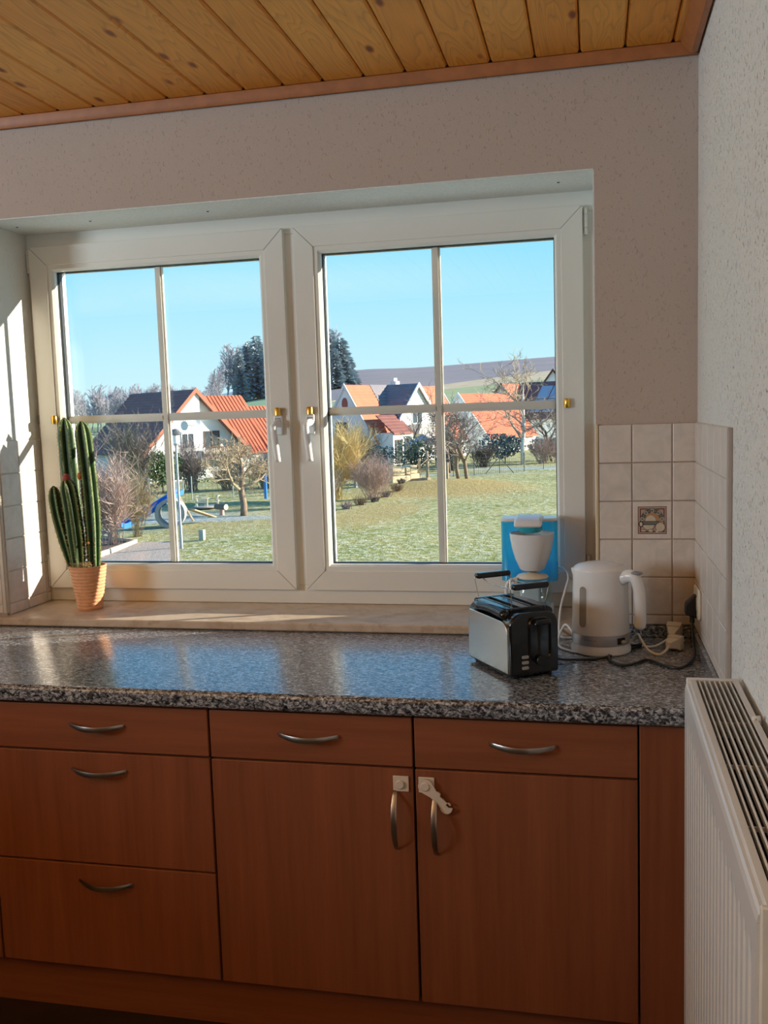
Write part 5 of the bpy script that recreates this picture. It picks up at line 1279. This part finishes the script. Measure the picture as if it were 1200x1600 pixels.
for dz in (1.85, 1.35, .75): MB().tube([(-12.5, 67.9, z_ + dz), (-11.6, 67.0, z_ + dz - .08), (-10.6, 65.4, z_ + dz * .62)], .02, 5).build('rope', plain('rope', (.35, .40, .48), .9), cf)
MB().tube([(-12.43, 64.2, z_ + 1.1), (-12.5, 67.9, z_ + 1.4)], .02, 5).build('rope', wood, cf)
MB().tube([(-13.2, 64.4, ground(-13, 64) + .1), (-12.5, 66, z_ + 1.2)], .02, 5).build('rope', wood, cf)
tag(MB().beam((-12.6, 62.8, ground(-12.6, 62.8) + .12), (-11.3, 61.6, ground(-11.3, 61.6) + .16), .3, .26).build('timber_beam', wood, bevel=.03), 'short squared timber lying at the foot of the climbing posts', 'timber')  # a loose timber beam lying on the ground
bn = thing('garden_bench', 'low bench with red top behind the yellow willow shrub', 'bench', (-16.2, 58.2, ground(-16.2, 58.2)))
MB().box(-.85, .75, -.35, .35, .62, .72).build('seat', plain('red_paint', (.55, .09, .07), .6), bn, local=True)
for x in (-.65, .55): MB().box(x - .08, x + .08, -.3, .3, 0, .62).build('leg', plain('grey_paint', (.3, .33, .33), .7), bn, local=True)

# ---- playground in the left window
sl = thing('slide', 'blue playground slide leading down from a tunnel ring', 'slide', (-20.9, 36.1, ground(-20.9, 36.1)))
blue = plain('slide_blue', (.03, .22, .62), .35, var=.06)
S = Vector((-21.15, 36.0, ground(-21, 36))); E_ = Vector((-19.9, 38.6, ground(-19.9, 38.6)))
S = Vector((-20.9, 36.1, ground(-20.9, 36.1) + .22)); E_ = Vector((-19.35, 38.8, ground(-19.3, 38.8) + 1.45))
pp = smooth_path([S + (S - E_).normalized() * .35 + Vector((0, 0, .22)), S + Vector((0, 0, 0)), S.lerp(E_, .3) + Vector((0, 0, -.02)), S.lerp(E_, .65), E_], 4)
m = MB(); d = (E_ - S); d.z = 0; d.normalize(); sd_ = Vector((-d.y, d.x, 0))
for a, b in zip(pp[:-1], pp[1:]):
    for (o0, o1, z0_, z1_) in ((-.27, .27, -.03, .03), (-.30, -.24, -.03, .20), (.24, .30, -.03, .20)):
        m.hexa([a + sd_ * o0 + Vector((0, 0, z0_)), a + sd_ * o1 + Vector((0, 0, z0_)), b + sd_ * o1 + Vector((0, 0, z0_)), b + sd_ * o0 + Vector((0, 0, z0_)), a + sd_ * o0 + Vector((0, 0, z1_)), a + sd_ * o1 + Vector((0, 0, z1_)), b + sd_ * o1 + Vector((0, 0, z1_)), b + sd_ * o0 + Vector((0, 0, z1_))])
m.build('chute', blue, sl)
for o in (-.27, .27): MB().tube([E_ + sd_ * o, E_ + sd_ * o + Vector((0, 0, .55))], .035, 6).build('grab_post', plain('galvanised', (.42, .45, .48), .4, .6), sl)
MB().tube([E_ + sd_ * .2 + Vector((0, 0, -.05)), E_ + d * .9 + sd_ * .3 + Vector((.0, 0, -1.45))], .05, 6).build('ladder_rail', wood, sl)
tn = thing('tunnel_ring', 'grey concrete tunnel ring standing upright under the blue slide', 'play equipment', (-19.25, 37.5, ground(-19.25, 37.5)))
m = MB(); c = Vector((-19.25, 37.5, ground(-19.25, 37.5) + .66)); ax = Vector((.30, -1, 0)).normalized(); s_ = Vector((-ax.y, ax.x, 0)); nn = 36
for rr_, r2_ in ((.68, .52),):
    for i in range(nn):
        a, b = 2 * pi * i / nn, 2 * pi * (i + 1) / nn
        q = lambda r, an, w: c + s_ * r * cos(an) + Vector((0, 0, r * sin(an))) + ax * w
        m.quad([q(.68, a, .4), q(.68, b, .4), q(.52, b, .4), q(.52, a, .4)]); m.quad([q(.68, b, -.4), q(.68, a, -.4), q(.52, a, -.4), q(.52, b, -.4)]); m.quad([q(.68, a, -.4), q(.68, b, -.4), q(.68, b, .4), q(.68, a, .4)]); m.quad([q(.52, b, -.4), q(.52, a, -.4), q(.52, a, .4), q(.52, b, .4)])
m.build('ring', plain('concrete', (.34, .35, .35), .9, var=.15, scale=5), tn, auto=40)
tag(MB().beam((-18.55, 38.2, ground(-18.5, 38.2) + .72), (-18.0, 39.4, ground(-18, 39.4) + .22), .5, .06).build('ramp_board', wood), 'sloping wooden ramp board right of the tunnel ring', 'board')
cr_ = thing('merry_go_round', 'beige merry-go-round with bench seats on the playground', 'play equipment', (-21.2, 46.2, ground(-21.2, 46.2)))
beige = plain('beige_paint', (.72, .64, .46), .6); 
MB().lathe([(.72, .08), (.76, .13), (.72, .17)], (0, 0, 0), 28).build('platform', plain('platform_grey', (.40, .38, .34), .7), cr_, local=True, auto=40)
MB().lathe([(.06, .15), (.06, .55)], (0, 0, 0), 10).lathe([(.28, .55), (.28, .60)], (0, 0, 0), 16).build('centre_wheel', beige, cr_, local=True)
for a0 in (0.5, 2.6, 4.7):
    q = lambda r, z, da=0: (r * cos(a0 + da), r * sin(a0 + da), z)
    s2 = MB().tube([q(.66, .68, -.55), q(.72, .70, 0), q(.66, .68, .55)], .035, 6).tube([q(.62, .42, -.5), q(.66, .42, 0), q(.62, .42, .5)], .05, 6).tube([q(.68, .14, -.45), q(.66, .68, -.5)], .025, 6).tube([q(.68, .14, .45), q(.66, .68, .5)], .025, 6)
    s2.build('bench_seat', beige, cr_, local=True)
st_ = thing('log_stool', 'short log lying on a pink post right of the merry-go-round', 'play equipment', (-18.85, 42.6, ground(-18.85, 42.6)))
MB().tube([(0, 0, -.05), (0, 0, .32)], .12, 10).build('post', plain('pink_post', (.55, .33, .27), .8), st_, local=True)
MB().tube([(-.38, .2, .44), (.30, -.16, .44)], .15, 12, cap=False).build('log', plain('log_bark', (.20, .15, .11), .9), st_, local=True)
MB().tube([(.302, -.161, .44), (.31, -.165, .44)], .148, 12).build('log_end', plain('log_cut', (.75, .64, .48), .8), st_, local=True)
pf = thing('balance_platform', 'low dark platform with two posts left of the blue slide', 'play equipment', (-25.1, 45.9, ground(-25.1, 45.9)))
MB().box(-.8, .8, -.5, .5, .12, .26).build('platform', plain('dark_board', (.10, .12, .12), .7), pf, local=True)
for x in (-.25, .25): MB().tube([(x, .4, 0), (x, .4, 1.35)], .045, 6).build('post', plain('post_grey', (.33, .36, .36), .6), pf, local=True)
MB().tube([(.25, .4, 1.3), (1.5, -.4, .55)], .04, 6).build('rail', plain('rail_grey', (.36, .38, .36), .6), pf, local=True)
lp_ = thing('street_lamp', 'slim grey street lamp with white cylinder head beside the path', 'street lamp', (-15.49, 30.32, ground(-15.49, 30.32)))
gal = plain('lamp_post_grey', (.34, .36, .38), .45, .5)
MB().lathe([(.065, 0), (.065, .9), (.045, .95), (.042, 3.92)], (0, 0, 0), 12).build('pole', gal, lp_, local=True, auto=40)
MB().lathe([(.085, 3.9), (.10, 3.98)], (0, 0, 0), 14).build('collar', gal, lp_, local=True)
MB().lathe([(.095, 3.98), (.10, 4.28)], (0, 0, 0), 16).build('lamp_head', plain('opal_glass', (.80, .80, .78), .3), lp_, local=True, auto=40)
MB().lathe([(.12, 4.28), (.24, 4.33), (.24, 4.37), (.16, 4.43), (.14, 4.50), (.02, 4.53)], (0, 0, 0), 18).build('cap', plain('lamp_cap', (.10, .11, .12), .5), lp_, local=True, auto=40)
tag(MB().box(-15.65, -15.45, 32.3, 32.55, ground(-15.5, 32.4) - .05, ground(-15.5, 32.4) + .42).build('utility_box', plain('box_grey', (.36, .40, .38), .6), bevel=.02), 'small grey utility box at the foot of the street lamp', 'box')
tag(MB().tube([(-19.8, 52.0, ground(-19.8, 52) - .1), (-19.8, 52.0, ground(-19.8, 52) + 1.55)], [.11, .10], 10).build('blue_post', blue), 'blue post behind the fruit tree at the sash edge', 'post')
# planting bed with timber edging, gravel path
tag(MB().prism([(-20.9, 33.6), (-18.3, 31.9), (-17.95, 28.2), (-22.5, 28.0), (-23.0, 33.0)], lambda u, v, w_: (u, v, w_), GZ - .1, GZ + .13).build('planting_bed', plain('bed_soil', (.13, .075, .05), .95, var=.5, scale=5, bump=.7, dist=.05)), 'bare soil planting bed behind the cactus pot', kind='structure')
for a, b, lab in (((-20.95, 33.65), (-18.2, 31.95), 'timber edging on the far side of the planting bed'), ((-18.2, 31.95), (-17.9, 28.1), 'timber edging between planting bed and gravel path')):
    tag(MB().beam((*a, GZ + .14), (*b, GZ + .14), .14, .22).build('timber_edging', plain('edging_wood', (.62, .50, .36), .8, var=.2, scale=6), bevel=.02), lab, 'edging', 'timber edging of the planting bed')
m = MB(); pth = [(-20.5, 24.5), (-11.5, 22.5), (-13.3, 26), (-15.3, 29.5), (-16.6, 31.8), (-18.1, 31.9), (-17.9, 28.1)]
m.quad([(x, y, GZ + .09) for x, y in pth[::-1]]); m.v = [(x, y, ground(x, y) + .07) for x, y, z in m.v]
n0 = len(m.v); m2 = MB(); nx = 14
L_ = [(-20.2, 24.0), (-18.4, 27), (-17.85, 29.5), (-18.1, 31.9)]; R_ = [(-11.6, 23.0), (-14.0, 27), (-15.2, 29.5), (-16.4, 32.2)]
m2 = MB(); rowsn = 12
def lerp_poly(P, t): f = t * (len(P) - 1); i = min(len(P) - 2, int(f)); a, b = P[i], P[i + 1]; k = f - i; return (a[0] + (b[0] - a[0]) * k, a[1] + (b[1] - a[1]) * k)
for i in range(rowsn + 1):
    a, b = lerp_poly(L_, i / rowsn), lerp_poly(R_, i / rowsn)
    for j in range(nx + 1):
        x = a[0] + (b[0] - a[0]) * j / nx; y = a[1] + (b[1] - a[1]) * j / nx; m2.v.append((x, y, ground(x, y) + .05))
for i in range(rowsn):
    for j in range(nx): m2.f.append((i * (nx + 1) + j, i * (nx + 1) + j + 1, (i + 1) * (nx + 1) + j + 1, (i + 1) * (nx + 1) + j)); m2.m.append(0)
gp = NT('gravel'); gf = gp.noise(gp.coords(), 16, 4, .75); gp.bump(gf, .8, .05)
tag(m2.build('gravel_path', gp.set(gp.ramp(gf, [(.3, (.20, .16, .13)), (.5, (.42, .34, .28)), (.7, (.62, .54, .47))]), .95), fix=False), 'grey gravel path between lamp and planting bed', kind='structure')
# wire fences
wire = plain('fence_wire', (.20, .22, .20), .6)
def fence(label, pts, h_, mat, braces=()):
    t = thing('wire_fence', label, 'fence', (pts[0][0], pts[0][1], ground(*pts[0])))
    for x, y in pts: MB().tube([(x, y, ground(x, y) - .1), (x, y, ground(x, y) + h_)], .035, 6).build('post', mat, t)
    for i in braces:
        x, y = pts[i]
        for s in (-1, 1): MB().tube([(x, y, ground(x, y) + h_ * .85), (x + s * 1.1, y, ground(x + s, y))], .03, 5).build('brace', mat, t)
    m = MB()
    for (x0_, y0_), (x1_, y1_) in zip(pts[:-1], pts[1:]):
        za, zb = ground(x0_, y0_), ground(x1_, y1_); k = 12
        for q in range(6): m.tube([(x0_, y0_, za + h_ * (q + .3) / 6), (x1_, y1_, zb + h_ * (q + .3) / 6)], .006, 3, cap=False)
        for q in range(1, k): f = q / k; x, y, z = x0_ + (x1_ - x0_) * f, y0_ + (y1_ - y0_) * f, za + (zb - za) * f; m.tube([(x, y, z), (x, y, z + h_ * .95)], .005, 3, cap=False)
    o = m.build('wire_mesh', wire, t, fix=False); o['kind'] = 'stuff'
fence('wire mesh fence behind the playground below the white gable', [(-31 + 2.2 * i, 49.5 + .35 * i + .9 * max(0, i - 2)) for i in range(7)], 1.5, plain('fence_post_grey', (.35, .38, .36), .6))
fence('dark wire fence with braced post below the pale trunked tree', [(-10.6, 68.5), (-9.2, 70), (-7.35, 71.2), (-5.6, 73.4), (-4.2, 76), (-2.6, 79)], 1.5, plain('fence_post_dark', (.08, .10, .09), .6), braces=(2,))
